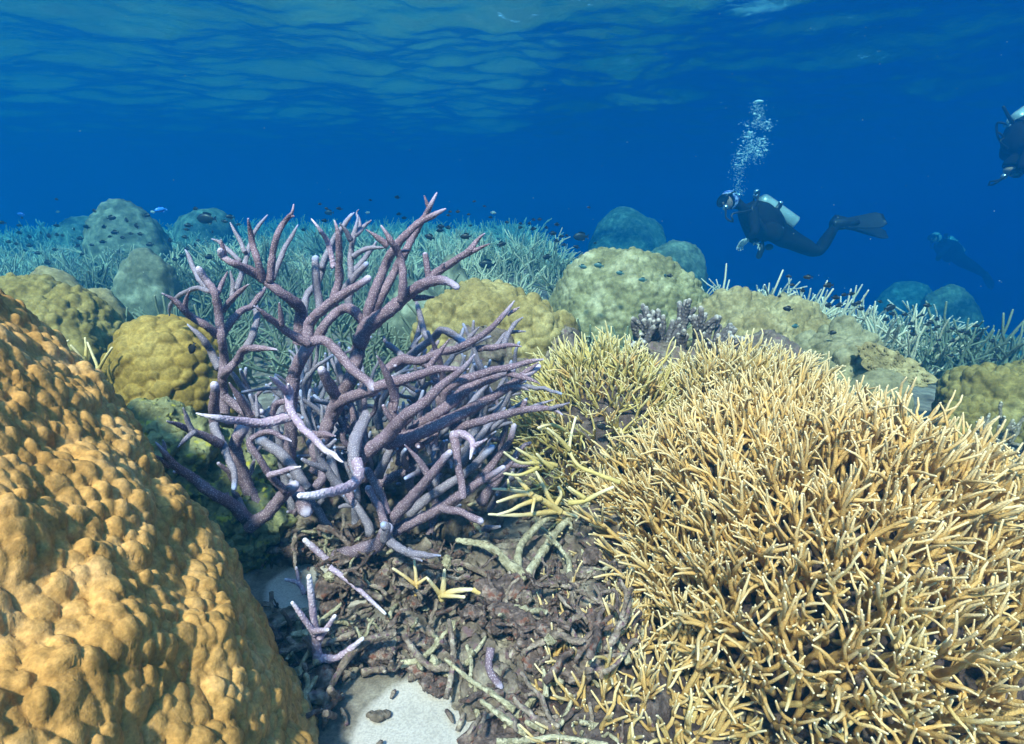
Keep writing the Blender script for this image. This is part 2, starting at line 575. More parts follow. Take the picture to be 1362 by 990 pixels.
M_sand2 = boulder_mat("cream_coral", (0.19, 0.14, 0.06), (0.31, 0.245, 0.12), (0.47, 0.40, 0.24), nscale=7, fine=120)
M_blue = boulder_mat("far_coral", (0.06, 0.07, 0.05), (0.16, 0.175, 0.12), (0.36, 0.37, 0.27), nscale=9, fine=40)
M_rock = boulder_mat("reef_rock", (0.085, 0.062, 0.052), (0.18, 0.14, 0.115), (0.36, 0.31, 0.25), nscale=22, fine=150, bump=0.8, patch=(0.16, 0.10, 0.11))
M_algae = boulder_mat("algae_rock", (0.12, 0.13, 0.07), (0.22, 0.23, 0.12), (0.36, 0.36, 0.17), nscale=20, fine=120, bump=0.8, patch=(0.42, 0.40, 0.06))

def massive(name, label, *a, cat="coral", group=None, **k):
    return tag(coral_body(name, *a, **k), label, cat, group)

TILT = np.array(Matrix.Rotation(-0.3824, 3, 'Z') @ Matrix.Rotation(-0.7446, 3, 'Y'))
massive("boulder_coral", "huge golden brown knobbly boulder coral filling the lower left corner", M_gold,
        [((-0.97, 0.535, 0.195), (0.545, 0.545, 0.995))], 9, 0.0215, 0.0105, 11, squash=0.8, rough=0.035, soft=0.22, big=0.014, droop=0.55, second=(0.070, 0.010), size_var=0.4, bottom=-0.08,
        facing=((0.62, 0.05, 0.35), -0.15), tilt=TILT)
massive("boulder_coral", "olive lumpy coral ridge behind the golden boulder at far left", M_oliv,
        [px_dome(20, 366, 150, 125, 2.2), px_dome(88, 388, 120, 115, 2.15), px_dome(-50, 390, 150, 120, 2.0), px_dome(55, 400, 120, 115, 2.0)], 6, 0.042, 0.024, 12, big=0.03, second=(0.022, 0.008), bottom=0.0)
massive("boulder_coral", "pale lump of coral capping the ridge at far left", M_sand2,
        [px_dome(62, 357, 100, 110, 2.7), px_dome(128, 390, 96, 110, 2.6)], 5, 0.05, 0.012, 13, big=0.01, second=(0.022, 0.004), bottom=-0.1)
massive("boulder_coral", "round olive yellow boulder coral left of the purple branching coral", M_must,
        [px_dome(212, 430, 165, 108, 1.62)], 7, 0.046, 0.019, 14, squash=1.25, rough=0.10, big=0.012, bottom=-0.1)
massive("boulder_coral", "mustard boulder coral with blocky knobs right of the purple branches", M_must2,
        [px_dome(645, 381, 160, 90, 2.3), px_dome(700, 402, 90, 66, 2.2), px_dome(600, 398, 90, 66, 2.25)], 6, 0.050, 0.032, 15, rough=0.05, soft=0.2, bottom=-0.15)
massive("boulder_coral", "small mustard coral knob beside the mustard boulder", M_must2,
        [px_dome(749, 416, 42, 34, 2.3), px_dome(738, 440, 40, 30, 2.25)], 5, 0.036, 0.010, 16, rough=0.15, bottom=-0.1)
massive("boulder_coral", "large smooth pale green dome coral in the middle of the reef", M_pale,
        [px_dome(832, 335, 200, 118, 3.2), px_dome(905, 362, 84, 100, 3.15)], 7, 0.044, 0.026, 17, rough=0.10, big=0.022, second=(0.024, 0.004), bottom=-0.25)
massive("boulder_coral", "long cream coloured knobbly coral mound right of the pale green dome", M_sand2,
        [px_dome(975, 398, 110, 70, 2.9), px_dome(1040, 410, 120, 70, 2.8), px_dome(1090, 432, 70, 60, 2.75), px_dome(1010, 425, 100, 60, 2.6)], 6, 0.046, 0.036, 18, rough=0.22, soft=0.2, big=0.03, second=(0.022, 0.005), bottom=-0.35)
massive("boulder_coral", "grey green lobed coral lumps beside the tan plate coral", M_grey,
        [px_dome(1130, 436, 90, 60, 2.6), px_dome(1098, 452, 90, 60, 2.45), px_dome(1135, 470, 80, 60, 2.35), px_dome(1070, 470, 60, 50, 2.3)], 6, 0.060, 0.040, 19, rough=0.25, soft=0.2, big=0.025, second=(0.022, 0.005), bottom=-0.35)
massive("boulder_coral", "small blue grey boulder coral under the tan plate coral", M_grey,
        [px_dome(1176, 494, 84, 50, 2.15)], 5, 0.03, 0.006, 20, rough=0.1, bottom=-0.3)
massive("boulder_coral", "olive knobbly coral at the right edge of the frame", M_oliv,
        [px_dome(1330, 494, 110, 60, 2.2), px_dome(1375, 486, 90, 70, 2.3), px_dome(1292, 540, 60, 40, 2.1)], 6, 0.040, 0.030, 21, rough=0.2, soft=0.2, big=0.02, second=(0.022, 0.005), bottom=-0.4)

# far domes, each placed by its top as seen, at its own distance
for i, (px, py, wp, hp, d, sub, lab) in enumerate([
        (158, 277, 112, 100, 6.0, 5, "tall teal dome coral far off at left among small fish"),
        (105, 292, 110, 80, 9.5, 4, "low hazy dome coral left of the tall teal dome"),
        (188, 345, 92, 90, 3.6, 5, "shaded teal dome coral in front of the far left thicket"),
        (268, 282, 90, 60, 9.5, 4, "hazy dome coral behind the large dark fish"),
        (838, 282, 120, 120, 13.0, 4, "very faint dome coral right of the far thicket"),
        (900, 322, 90, 90, 7.5, 5, "teal dome coral just behind the large pale green dome"),
        (1268, 382, 86, 90, 9.0, 5, "round blue dome coral under the farthest diver"),
        (1205, 376, 90, 80, 12.5, 4, "faint blue dome coral left of the round blue dome"),
        (1335, 450, 90, 60, 8.5, 4, "low blue dome coral at the far right edge"),
        (600, 345, 60, 100, 3.6, 4, "small dark green coral head behind the purple branches"),
        (550, 385, 70, 60, 3.2, 4, "small dark green coral head between purple branches and mustard boulder")]):
    c, r = px_dome(px, py, wp, hp, d)
    massive("boulder_coral", lab, M_blue, [(c, r)], sub, 0.10, 0.035, 40 + i, rough=0.16, big=0.04, second=(0.05, 0.012), bottom=None)
# ---------------------------------------------------------------- branching colonies grown by rule
def grow(mb, start, direc, length, r0, r1, rng, depth, sides, step, curve=0.25, up=0.15, kids=(2, 4), spread=0.75, shrink=0.62, a0=0.0, a1=1.0, jit=0.05, bounds=None, kid_from=0.25):
    """A branch that bends and forks; child branches leave it from kid_from upward."""
    n = max(4, int(length / step))
    d = np.asarray(direc, float); d = d / np.linalg.norm(d)
    p = np.asarray(start, float)
    pts, ds = [p], [d]
    for i in range(n - 1):
        d = d + rng.normal(0, curve / math.sqrt(n), 3) + np.array([0, 0, up / n])
        d /= np.linalg.norm(d)
        p = p + d * length / (n - 1)
        pts.append(p); ds.append(d)
    pts = np.array(pts)
    rad = np.interp(np.linspace(0, 1, n), [0, 0.7, 1], [r0, r0 * 0.45 + r1 * 0.55 if r1 < r0 * .6 else (r0 + r1) / 2, r1])
    amid = a0 + (a1 - a0) * (1.0 if depth == 0 else 1.0)
    tube(mb, pts, rad, sides, a0, amid, jit, rng)
    if depth > 0:
        k = rng.integers(kids[0], kids[1] + 1)
        for u in np.sort(rng.uniform(kid_from, 0.85, k)):
            i = min(int(u * (n - 1)), n - 1)
            t = ds[i]
            side = np.cross(t, rng.normal(size=3)); side /= np.linalg.norm(side)
            nd_ = t * math.cos(spread) + side * math.sin(spread)
            grow(mb, pts[i], nd_, length * shrink * rng.uniform(0.6, 1.1) * (1.1 - 0.4 * u), rad[i] * 0.85, r1, rng, depth - 1, sides, step, curve, up, kids, spread, shrink, a0 + (a1 - a0) * u * 0.6, a1, jit, None, kid_from)
# ---------------------------------------------------------------- purple staghorn coral, branch by branch
M_purple = coral_mat("purple_coral", (0.190, 0.132, 0.178), (0.56, 0.51, 0.70), (0.20, 0.19, 0.17), (0.60, 0.49, 0.58), 270.0, polyp_amt=0.85, bump=1.0, dead_to=-0.02, tip_from=0.87)
M_bluegrey = coral_mat("blue_grey_coral", (0.21, 0.185, 0.25), (0.36, 0.44, 0.72), (0.20, 0.21, 0.19), (0.52, 0.49, 0.58), 270.0, polyp_amt=0.85, bump=0.8, dead_to=0.0, tip_from=0.85)
M_lilac = coral_mat("lilac_coral", (0.40, 0.30, 0.42), (0.80, 0.76, 0.92), (0.22, 0.20, 0.18), (0.74, 0.66, 0.80), 170.0, polyp_amt=0.85, bump=1.0, dead_to=-0.05, tip_from=0.70)

ORI = {'A': (200, 250), 'B': (400, 250), 'C': (200, 420), 'D': (400, 420), 'E': (560, 380), 'F': (200, 560), 'G': (400, 560), 'H': (560, 560)}
K = 4.864
# (crop, [(x, y)...] base to tip, base width, tip width, base distance, tip distance, colour)
BR = [
 ('C', [(480,640),(470,480),(468,400),(480,280),(460,150),(455,60),(420,-130),(370,-215),(315,-300)], 62,46,1.40,1.30,'p'),
 ('A', [(370,650),(310,580),(255,460),(225,400)], 42,22,1.40,1.52,'b'),
 ('A', [(455,965),(360,890),(260,830),(220,790),(150,720),(85,680)], 58,30,1.36,1.22,'p'),
 ('A', [(232,810),(232,740),(255,665)], 36,24,1.28,1.24,'p'),
 ('A', [(385,675),(310,652),(250,665),(170,710),(130,760),(118,830)], 36,22,1.38,1.55,'b'),
 ('A', [(432,690),(460,620),(502,542)], 32,22,1.36,1.40,'p'),
 ('A', [(470,800),(540,710),(632,624)], 42,26,1.36,1.30,'p'),
 ('A', [(530,710),(530,620),(520,540)], 38,24,1.45,1.45,'b'),
 ('A', [(465,960),(520,870),(590,800),(660,765),(720,690),(750,640)], 50,34,1.36,1.45,'p'),
 ('A', [(960,1010),(970,800),(920,730),(830,670),(740,595),(640,530),(540,490),(470,450),(448,408)], 84,40,1.40,1.20,'p'),
 ('A', [(485,470),(470,400),(455,338)], 42,26,1.22,1.20,'p'),
 ('A', [(575,475),(490,390),(440,350),(395,333)], 36,18,1.35,1.45,'b'),
 ('A', [(725,600),(695,470),(665,350),(632,203)], 52,28,1.28,1.22,'p'),
 ('A', [(770,600),(790,440),(820,310),(870,220),(915,165),(925,108)], 52,24,1.28,1.24,'p'),
 ('A', [(905,185),(930,180)], 26,16,1.25,1.24,'p'),
 ('A', [(790,590),(850,430),(910,320),(952,242)], 42,22,1.36,1.42,'b'),
 ('A', [(550,660),(610,500),(640,380),(690,260),(757,175)], 38,20,1.45,1.55,'b'),
 ('A', [(615,420),(560,310),(520,228)], 32,18,1.48,1.52,'b'),
 ('A', [(1190,520),(1150,360),(1090,260),(1043,198)], 44,22,1.30,1.24,'l'),
 ('A', [(1185,770),(1215,600),(1218,400),(1215,290),(1190,213)], 64,28,1.26,1.20,'p'),
 ('A', [(1095,800),(1085,680),(1070,560),(1068,465)], 56,50,1.40,1.38,'b'),
 ('A', [(990,900),(1010,700),(1080,620),(1120,500),(1160,420),(1220,300),(1300,170)], 52,26,1.50,1.65,'b'),
 ('B', [(40,1000),(60,880),(150,780),(260,700),(370,630),(435,588)], 78,46,1.26,1.22,'p'),
 ('B', [(90,990),(170,870),(240,800),(300,775),(370,820),(430,900)], 66,66,1.34,1.36,'p'),
 ('B', [(300,800),(325,640),(325,450),(340,330),(355,250),(367,178)], 54,24,1.48,1.48,'b'),
 ('B', [(325,340),(290,280),(247,233)], 38,24,1.46,1.42,'b'),
 ('B', [(350,310),(405,260),(452,208)], 34,20,1.48,1.55,'b'),
 ('B', [(365,265),(385,240),(365,165),(378,140)], 24,14,1.5,1.55,'b'),
 ('B', [(340,450),(430,395),(545,387)], 40,24,1.48,1.45,'b'),
 ('B', [(255,690),(340,590),(425,498)], 54,38,1.40,1.36,'b'),
 ('B', [(340,540),(420,450),(490,350)], 40,24,1.55,1.62,'b'),
 ('B', [(130,520),(200,350),(280,240),(345,162)], 40,20,1.55,1.65,'b'),
 ('B', [(380,1000),(430,900),(560,800),(680,700),(780,630),(880,600),(950,610),(1012,645)], 112,42,1.36,1.20,'p'),
 ('B', [(650,735),(665,600),(640,450),(580,340),(523,243)], 62,34,1.27,1.20,'p'),
 ('B', [(565,375),(490,310),(427,275)], 48,24,1.24,1.22,'p'),
 ('B', [(420,880),(470,700),(540,520),(600,400),(690,290),(800,210),(938,138)], 76,32,1.36,1.28,'p'),
 ('B', [(440,870),(540,680),(610,530),(680,410),(740,290),(810,160),(840,100),(878,34)], 68,28,1.42,1.38,'p'),
 ('B', [(825,130),(810,90),(795,48)], 30,18,1.385,1.37,'p'),
 ('B', [(640,410),(715,403)], 24,20,1.34,1.33,'p'),
 ('B', [(800,630),(860,560),(980,490),(1080,410),(1140,340),(1187,298)], 66,26,1.28,1.24,'p'),
 ('B', [(1070,430),(1150,390),(1214,362)], 36,22,1.26,1.23,'p'),
 ('B', [(828,595),(820,500),(808,435)], 46,38,1.28,1.27,'p'),
 ('B', [(925,520),(930,492)], 30,24,1.26,1.25,'p'),
 ('B', [(715,660),(725,630)], 40,32,1.27,1.26,'p'),
 ('B', [(730,715),(800,712),(862,705)], 42,26,1.30,1.27,'p'),
 ('D', [(100,1010),(130,850),(180,700),(250,540),(320,420),(365,260),(390,160),(430,60)], 96,96,1.42,1.37,'p'),
 ('D', [(245,560),(200,470),(140,355)], 84,60,1.33,1.24,'p'),
 ('D', [(200,660),(240,570),(350,515),(480,480)], 84,72,1.36,1.25,'p'),
 ('D', [(40,180),(100,165),(160,165),(230,230),(330,340),(475,465)], 66,62,1.27,1.22,'p'),
 ('D', [(450,475),(600,430),(750,390),(880,350),(1085,347)], 82,28,1.23,1.14,'p'),
 ('D', [(820,340),(910,230),(960,155)], 46,22,1.18,1.16,'p'),
 ('D', [(615,545),(560,400),(492,262)], 66,26,1.20,1.12,'p'),
 ('E', [(-230,560),(-130,475),(0,490),(130,430),(260,400),(380,330),(500,230),(605,104)], 70,26,1.34,1.26,'p'),
 ('E', [(560,190),(600,165),(635,145)], 28,18,1.28,1.26,'l'),
 ('E', [(360,410),(520,390),(645,395)], 46,26,1.30,1.26,'p'),
 ('E', [(530,400),(590,270),(655,203)], 42,22,1.36,1.40,'b'),
 ('E', [(480,400),(560,305),(670,300)], 36,20,1.38,1.42,'b'),
 ('E', [(300,370),(330,320),(375,270)], 40,20,1.30,1.28,'b'),
 ('D', [(600,350),(700,270),(850,150),(910,90),(1000,130),(1060,185)], 56,50,1.45,1.38,'b'),
 ('D', [(830,160),(790,80),(760,-40),(745,-100)], 46,30,1.5,1.55,'b'),
 ('D', [(720,220),(760,120),(770,30)], 44,26,1.52,1.56,'b'),
 ('D', [(680,290),(620,230),(555,180),(540,140)], 50,28,1.46,1.48,'b'),
 ('D', [(340,990),(420,890),(560,780),(680,650),(820,540),(940,430),(1060,340),(1125,258)], 108,28,1.24,1.10,'p'),
 ('D', [(560,820),(720,780),(900,700),(1100,600),(1280,500),(1420,410),(1540,330)], 100,40,1.26,1.20,'p'),
 ('D', [(640,860),(760,720),(900,620),(1040,500),(1140,440),(1360,352)], 84,62,1.28,1.20,'p'),
 ('E', [(150,690),(240,620),(400,570),(560,530),(700,500),(790,478)], 68,26,1.20,1.13,'p'),
 ('E', [(560,565),(680,600),(765,637)], 46,22,1.16,1.12,'p'),
 ('E', [(600,640),(680,560),(760,500)], 52,30,1.22,1.18,'p'),
 ('E', [(580,650),(640,655),(700,680)], 40,22,1.21,1.19,'b'),
 ('E', [(200,930),(400,870),(560,830),(720,800),(840,800),(915,842)], 68,24,1.26,1.14,'p'),
 ('E', [(830,802),(890,775),(958,752)], 32,20,1.16,1.13,'b'),
 ('E', [(680,806),(760,775),(855,740)], 36,20,1.18,1.19,'b'),
 ('E', [(640,830),(660,780),(675,748)], 46,36,1.19,1.18,'p'),
 ('E', [(270,840),(340,740),(440,620)], 46,30,1.36,1.40,'b'),
 ('C', [(890,960),(905,800),(905,620),(920,470),(930,380),(980,260),(1035,170)], 84,86,1.40,1.28,'p'),
 ('C', [(1035,185),(960,150),(900,120),(820,50),(740,-10),(672,-60)], 66,30,1.26,1.14,'p'),
 ('C', [(845,60),(840,-20),(835,-85)], 42,28,1.20,1.17,'p'),
 ('C', [(890,480),(905,600),(950,690),(1050,790),(1150,880),(1245,940)], 62,30,1.18,1.02,'l'),
 ('C', [(900,560),(895,500),(890,445)], 54,34,1.18,1.14,'l'),
 ('C', [(895,520),(840,450),(765,392)], 54,24,1.18,1.08,'l'),
 ('C', [(910,655),(760,690),(600,680),(430,660),(300,628)], 78,26,1.24,1.10,'l'),
 ('C', [(690,660),(690,580),(685,510)], 34,20,1.24,1.24,'b'),
 ('C', [(880,555),(820,565),(795,630)], 44,36,1.20,1.22,'p'),
 ('C', [(1050,765),(1120,765),(1198,778)], 56,34,1.16,1.12,'p'),
 ('C', [(475,390),(510,340),(560,290),(615,220),(720,215),(818,222)], 62,30,1.34,1.24,'p'),
 ('C', [(600,230),(660,140),(690,0),(680,-60)], 54,40,1.40,1.46,'b'),
 ('C', [(450,340),(390,230),(330,150),(240,55)], 58,26,1.40,1.36,'b'),
 ('C', [(440,830),(415,700),(412,560),(410,450)], 64,62,1.30,1.20,'p'),
 ('F', [(410,20),(430,90),(490,200),(540,330),(545,430)], 60,36,1.26,1.16,'b'),
 ('C', [(450,830),(350,780),(270,750),(180,710),(103,683)], 60,24,1.22,1.08,'p'),
 ('C', [(270,750),(238,670),(205,605)], 38,24,1.13,1.10,'b'),
 ('C', [(290,755),(230,800),(188,848)], 38,24,1.13,1.09,'b'),
 ('C', [(640,650),(590,560),(515,437)], 60,30,1.30,1.24,'p'),
 ('C', [(480,520),(560,590),(640,640),(720,620)], 60,44,1.36,1.34,'p'),
 ('F', [(640,650),(520,540),(400,470),(280,370),(160,290),(90,200),(42,138)], 88,28,1.28,1.05,'p'),
 ('F', [(120,290),(70,250),(35,225)], 44,26,1.10,1.06,'p'),
 ('F', [(85,200),(92,160),(88,125)], 36,20,1.07,1.06,'b'),
 ('F', [(640,690),(760,590),(850,490),(930,420)], 88,72,1.26,1.22,'p'),
 ('F', [(600,580),(560,500),(540,460),(530,430)], 50,30,1.3,1.3,'b'),
 ('F', [(745,590),(660,490),(590,340),(555,220),(555,120),(610,30)], 92,80,1.36,1.32,'p'),
 ('F', [(870,455),(770,340),(700,230),(640,140),(690,95),(780,70),(850,100),(912,132)], 54,28,1.22,1.10,'p'),
 ('F', [(770,350),(870,320),(968,298)], 46,28,1.17,1.10,'l'),
 ('F', [(1020,440),(900,280),(800,180),(710,125)], 72,66,1.34,1.36,'b'),
 ('F', [(1060,440),(1120,350),(1080,250),(1030,140)], 66,56,1.36,1.44,'p'),
 ('F', [(920,430),(980,520),(1010,580)], 92,92,1.3,1.24,'p'),
 ('G', [(440,-40),(390,40),(350,130),(345,240),(375,340)], 80,78,1.26,1.16,'b'),
 ('G', [(360,260),(380,350),(310,430),(150,468),(-10,482)], 84,40,1.16,0.98,'l'),
 ('G', [(555,690),(700,520),(830,370),(965,205)], 88,44,1.26,1.14,'p'),
 ('G', [(830,360),(760,250),(678,158)], 52,22,1.18,1.16,'p'),
 ('G', [(590,720),(760,640),(880,570),(1020,480),(1110,430),(1310,305)], 84,36,1.28,1.20,'p'),
 ('G', [(900,560),(1040,600),(1165,652)], 56,46,1.24,1.18,'p'),
 ('G', [(700,600),(900,440),(1080,330),(1240,175)], 72,44,1.34,1.30,'b'),
 ('G', [(1050,505),(1030,350),(1010,200),(985,90)], 50,62,1.16,1.20,'p'),
 ('G', [(985,95),(1040,80),(1100,120),(1115,170),(1090,245)], 62,24,1.20,1.10,'l'),
 ('G', [(1105,170),(1150,145),(1208,116)], 40,22,1.14,1.11,'l'),
 ('G', [(230,870),(400,830),(500,790),(560,700)], 92,92,1.28,1.20,'p'),
 ('G', [(545,770),(560,690),(545,675)], 70,60,1.17,1.14,'b'),
 ('G', [(560,760),(650,830),(740,865),(905,876)], 66,26,1.18,1.04,'b'),
 ('G', [(690,840),(730,880),(775,910)], 50,32,1.12,1.08,'b'),
 ('G', [(565,610),(520,480),(430,330)], 56,60,1.24,1.28,'p'),
 ('G', [(550,690),(500,560),(440,440)], 54,50,1.2,1.22,'p'),
 ('G', [(500,420),(640,340),(800,315)], 66,56,1.4,1.38,'p'),
 ('G', [(310,470),(330,510),(345,555)], 56,34,1.16,1.13,'p'),
 ('H', [(200,540),(420,330),(540,180),(600,40)], 56,40,1.36,1.30,'p'),
 ('H', [(370,300),(450,120)], 40,24,1.36,1.36,'b'),
 ('H', [(440,390),(540,320),(620,240)], 46,24,1.3,1.26,'p'),
]
purple_root = P(480, 715, 1.36)
purple_root[2] = 0.02
pt = empty("staghorn_coral", purple_root)
tag(pt, "large purple staghorn coral with thick forking branches and pale lilac tips", "coral")
rng_p = np.random.default_rng(4)
def purple_branch(pts, wb, wt, d0, d1, col, parent, origin, name="branch"):
    pts = np.array(pts, float)
    n = len(pts)
    seg = np.concatenate([[0], np.cumsum(np.linalg.norm(np.diff(pts, axis=0), axis=1))]); seg /= seg[-1]
    dist = d0 + (d1 - d0) * seg
    if n > 3:
        dist = dist + np.concatenate([[0], rng_p.uniform(-0.015, 0.015, n - 2), [0]])
    w3 = P(pts[:, 0], pts[:, 1], dist)
    rad = np.interp(seg, [0, 0.75, 1.0], [wb, wt + (wb - wt) * 0.42, wt]) * 0.475 / FPX * dist
    L = np.linalg.norm(np.diff(w3, axis=0), axis=1).sum()
    m = int(np.clip(L / 0.006, 8, 60))
    c, r = smooth_line(w3, rad, m)
    if wt < 36 / K:                                     # pointed growing tip
        r = r * np.interp(np.linspace(0, 1, m), [0, 1 - min(0.5, 0.035 / L), 1], [1, 1, 0.38])
    wob = np.stack([vnoise(c, 28, 3 + k) for k in range(3)], -1) * 0.0022
    wob[0] = 0
    mb = MB()
    tube(mb, c + wob, r * (1 + 0.10 * vnoise(c, 60, 9)), 14, 0.2, 1.0, 0.11, rng_p)
    # radial corallites standing a little proud along the branch: they roughen its outline
    return mb.build(name, {'p': M_purple, 'b': M_bluegrey, 'l': M_lilac}[col], parent, origin)
for crop, pts, wb, wt, d0, d1, colr in BR:
    ox, oy = ORI[crop]
    purple_branch([(ox + x / K, oy + y / K) for x, y in pts], wb / K, wt / K, d0, d1, colr, pt, purple_root)

# inner and rear branches of the same colony, seen only between the traced ones
rng_i = np.random.default_rng(15)
for i in range(64):
    px = rng_i.uniform(330, 640); py = rng_i.uniform(600, 735)
    back = i < 48
    d = rng_i.uniform(1.42, 1.75) if back else rng_i.uniform(1.30, 1.5)
    st = P(px, py, d); st[2] = max(st[2], 0.0)
    out = np.array([(px - 470) / 260, rng_i.uniform(-0.15, 0.7) if back else rng_i.uniform(-0.2, 0.2), rng_i.uniform(0.5, 1.3)])
    mb = MB()
    grow(mb, st, out, rng_i.uniform(0.2, 0.42) if back else rng_i.uniform(0.12, 0.22), rng_i.uniform(0.0105, 0.0145), 0.0042, rng_i, 1, 10, 0.012, curve=0.6, up=0.3, kids=(1, 3), spread=0.75, shrink=0.5, a0=0.1, jit=0.06, kid_from=0.35)
    mb.build("branch", M_bluegrey if rng_i.random() < 0.75 else M_purple, pt, purple_root)

for i in range(44):
    px = rng_i.uniform(400, 640); py = rng_i.uniform(540, 650)
    d = rng_i.uniform(1.62, 1.95)
    st = P(px, py, d)
    out = np.array([(px - 500) / 200 + rng_i.normal(0, .25), rng_i.uniform(-0.1, 0.5), rng_i.uniform(0.7, 1.3)])
    mb = MB()
    grow(mb, st, out, rng_i.uniform(0.18, 0.36), rng_i.uniform(0.009, 0.0125), 0.004, rng_i, 1, 9, 0.013, curve=0.6, up=0.3, kids=(1, 3), spread=0.75, shrink=0.55, a0=0.1, jit=0.08, kid_from=0.3)
    mb.build("branch", M_bluegrey, pt, purple_root)
# ---------------------------------------------------------------- yellow staghorn mounds in the right foreground
M_yellow = coral_mat("yellow_coral", (0.58, 0.37, 0.135), (0.84, 0.74, 0.50), (0.20, 0.13, 0.09), (0.76, 0.58, 0.28), 330.0, polyp_amt=0.6, bump=0.8, dead_to=0.05, tip_from=0.6)
M_straw = coral_mat("straw_coral", (0.58, 0.42, 0.165), (0.85, 0.77, 0.56), (0.22, 0.17, 0.11), (0.74, 0.60, 0.33), 330.0, polyp_amt=0.5, bump=0.7, dead_to=0.05, tip_from=0.6)
M_lime = coral_mat("lime_coral", (0.52, 0.41, 0.15), (0.82, 0.76, 0.52), (0.20, 0.16, 0.10), (0.55, 0.50, 0.19), 330.0, polyp_amt=0.5, bump=0.7, dead_to=0.05, tip_from=0.65)
M_dead_gapshade = boulder_mat("dead_base_gap_shade", (0.035, 0.025, 0.025), (0.085, 0.06, 0.06), (0.19, 0.15, 0.14), nscale=30, fine=200, bump=0.9)  # dead coral, with the shade between branches put into its dark colour

def yellow_protos(n, mats, seed, length=0.148, r0=0.0066, kids=(2, 4)):
    rng = np.random.default_rng(seed)
    out = []
    for i in range(n):
        mb = MB()
        grow(mb, (0, 0, 0), (rng.normal(0, .15), rng.normal(0, .15), 1), length * rng.uniform(0.85, 1.2), r0, 0.0017, rng, 1, 6, 0.012, curve=0.45, up=0.1,
             kids=kids, spread=0.44, shrink=0.6, a0=0.0, a1=1.0, jit=0.19, kid_from=0.3)
        out.append((mb, [mb.mesh("branch", m) for m in mats]))
    return out
YP = yellow_protos(26, (M_yellow, M_straw, M_lime), 21)

def frame_to(nrm, roll):
    q = Vector((0, 0, 1)).rotation_difference(Vector(nrm))
    return q @ Quaternion((0, 0, 1), roll)

def in_view(w, margin=60):
    d = (w - CAM) @ FWD
    x = 681 + (w[:, 0] - CAM[0]) / np.maximum(d, .05) * FPX
    y = 495 - ((w - CAM) @ UPV) / np.maximum(d, .05) * FPX
    return (d > 0.1) & (x > -margin) & (x < 1362 + margin) & (y > -margin) & (y < 990 + margin), d, x, y

def mound_points(c, r, spacing, rng, others, min_z=-0.02):
    """Scattered points and normals on the upper skin of an ellipsoid, outside the other mounds."""
    n = 60000
    u = rng.normal(size=(n, 3)); u /= np.linalg.norm(u, axis=1)[:, None]
    w = u * r + c
    w += (u * 0.05 * vnoise(w, 4.0, 8)[:, None])
    nr = u / r; nr /= np.linalg.norm(nr, axis=1)[:, None]
    ok = w[:, 2] > min_z
    for c2, r2 in others:
        ok &= np.sum(((w - c2) / r2) ** 2, axis=1) > 0.9
    ok &= np.einsum('ij,ij->i', nr, CAM - w) > -0.35 * np.linalg.norm(CAM - w, axis=1)
    w, nr = w[ok], nr[ok]
    cell, keep = set(), []
    pts = {}
    for i in range(len(w)):
        k = tuple(np.floor(w[i] / spacing).astype(int))
        good = True
        for dx in (-1, 0, 1):
            for dy in (-1, 0, 1):
                for dz in (-1, 0, 1):
                    for j in pts.get((k[0] + dx, k[1] + dy, k[2] + dz), ()):
                        if np.sum((w[i] - w[j]) ** 2) < spacing * spacing:
                            good = False
        if good:
            pts.setdefault(k, []).append(i); keep.append(i)
    return w[keep], nr[keep]

MOUNDS = [
    ("yellow staghorn coral mound filling the right foreground, the largest", (0.69, 1.17, -0.06), (0.48, 0.60, 0.415), 0.0182, 0, 0.90),
    ("straw yellow staghorn coral mound behind the largest one, nearest the dark finger coral", (0.66, 1.60, -0.04), (0.33, 0.32, 0.42), 0.022, 1, 0.90),
    ("greenish yellow staghorn coral thicket between purple branches and straw mound", (0.31, 1.66, -0.03), (0.30, 0.32, 0.41), 0.022, 2, 0.90),
    ("yellow staghorn coral mound running to the right edge below the olive coral", (1.03, 1.10, -0.12), (0.33, 0.42, 0.24), 0.022, 1, 0.90),
    ("low sprawling yellow staghorn coral patch at the bottom edge left of the largest mound", (0.20, 0.80, -0.03), (0.20, 0.20, 0.11), 0.022, 0, 0.85),
]
ells = [(np.array(c), np.array(r)) for _, c, r, *_ in MOUNDS]
rng_y = np.random.default_rng(77)
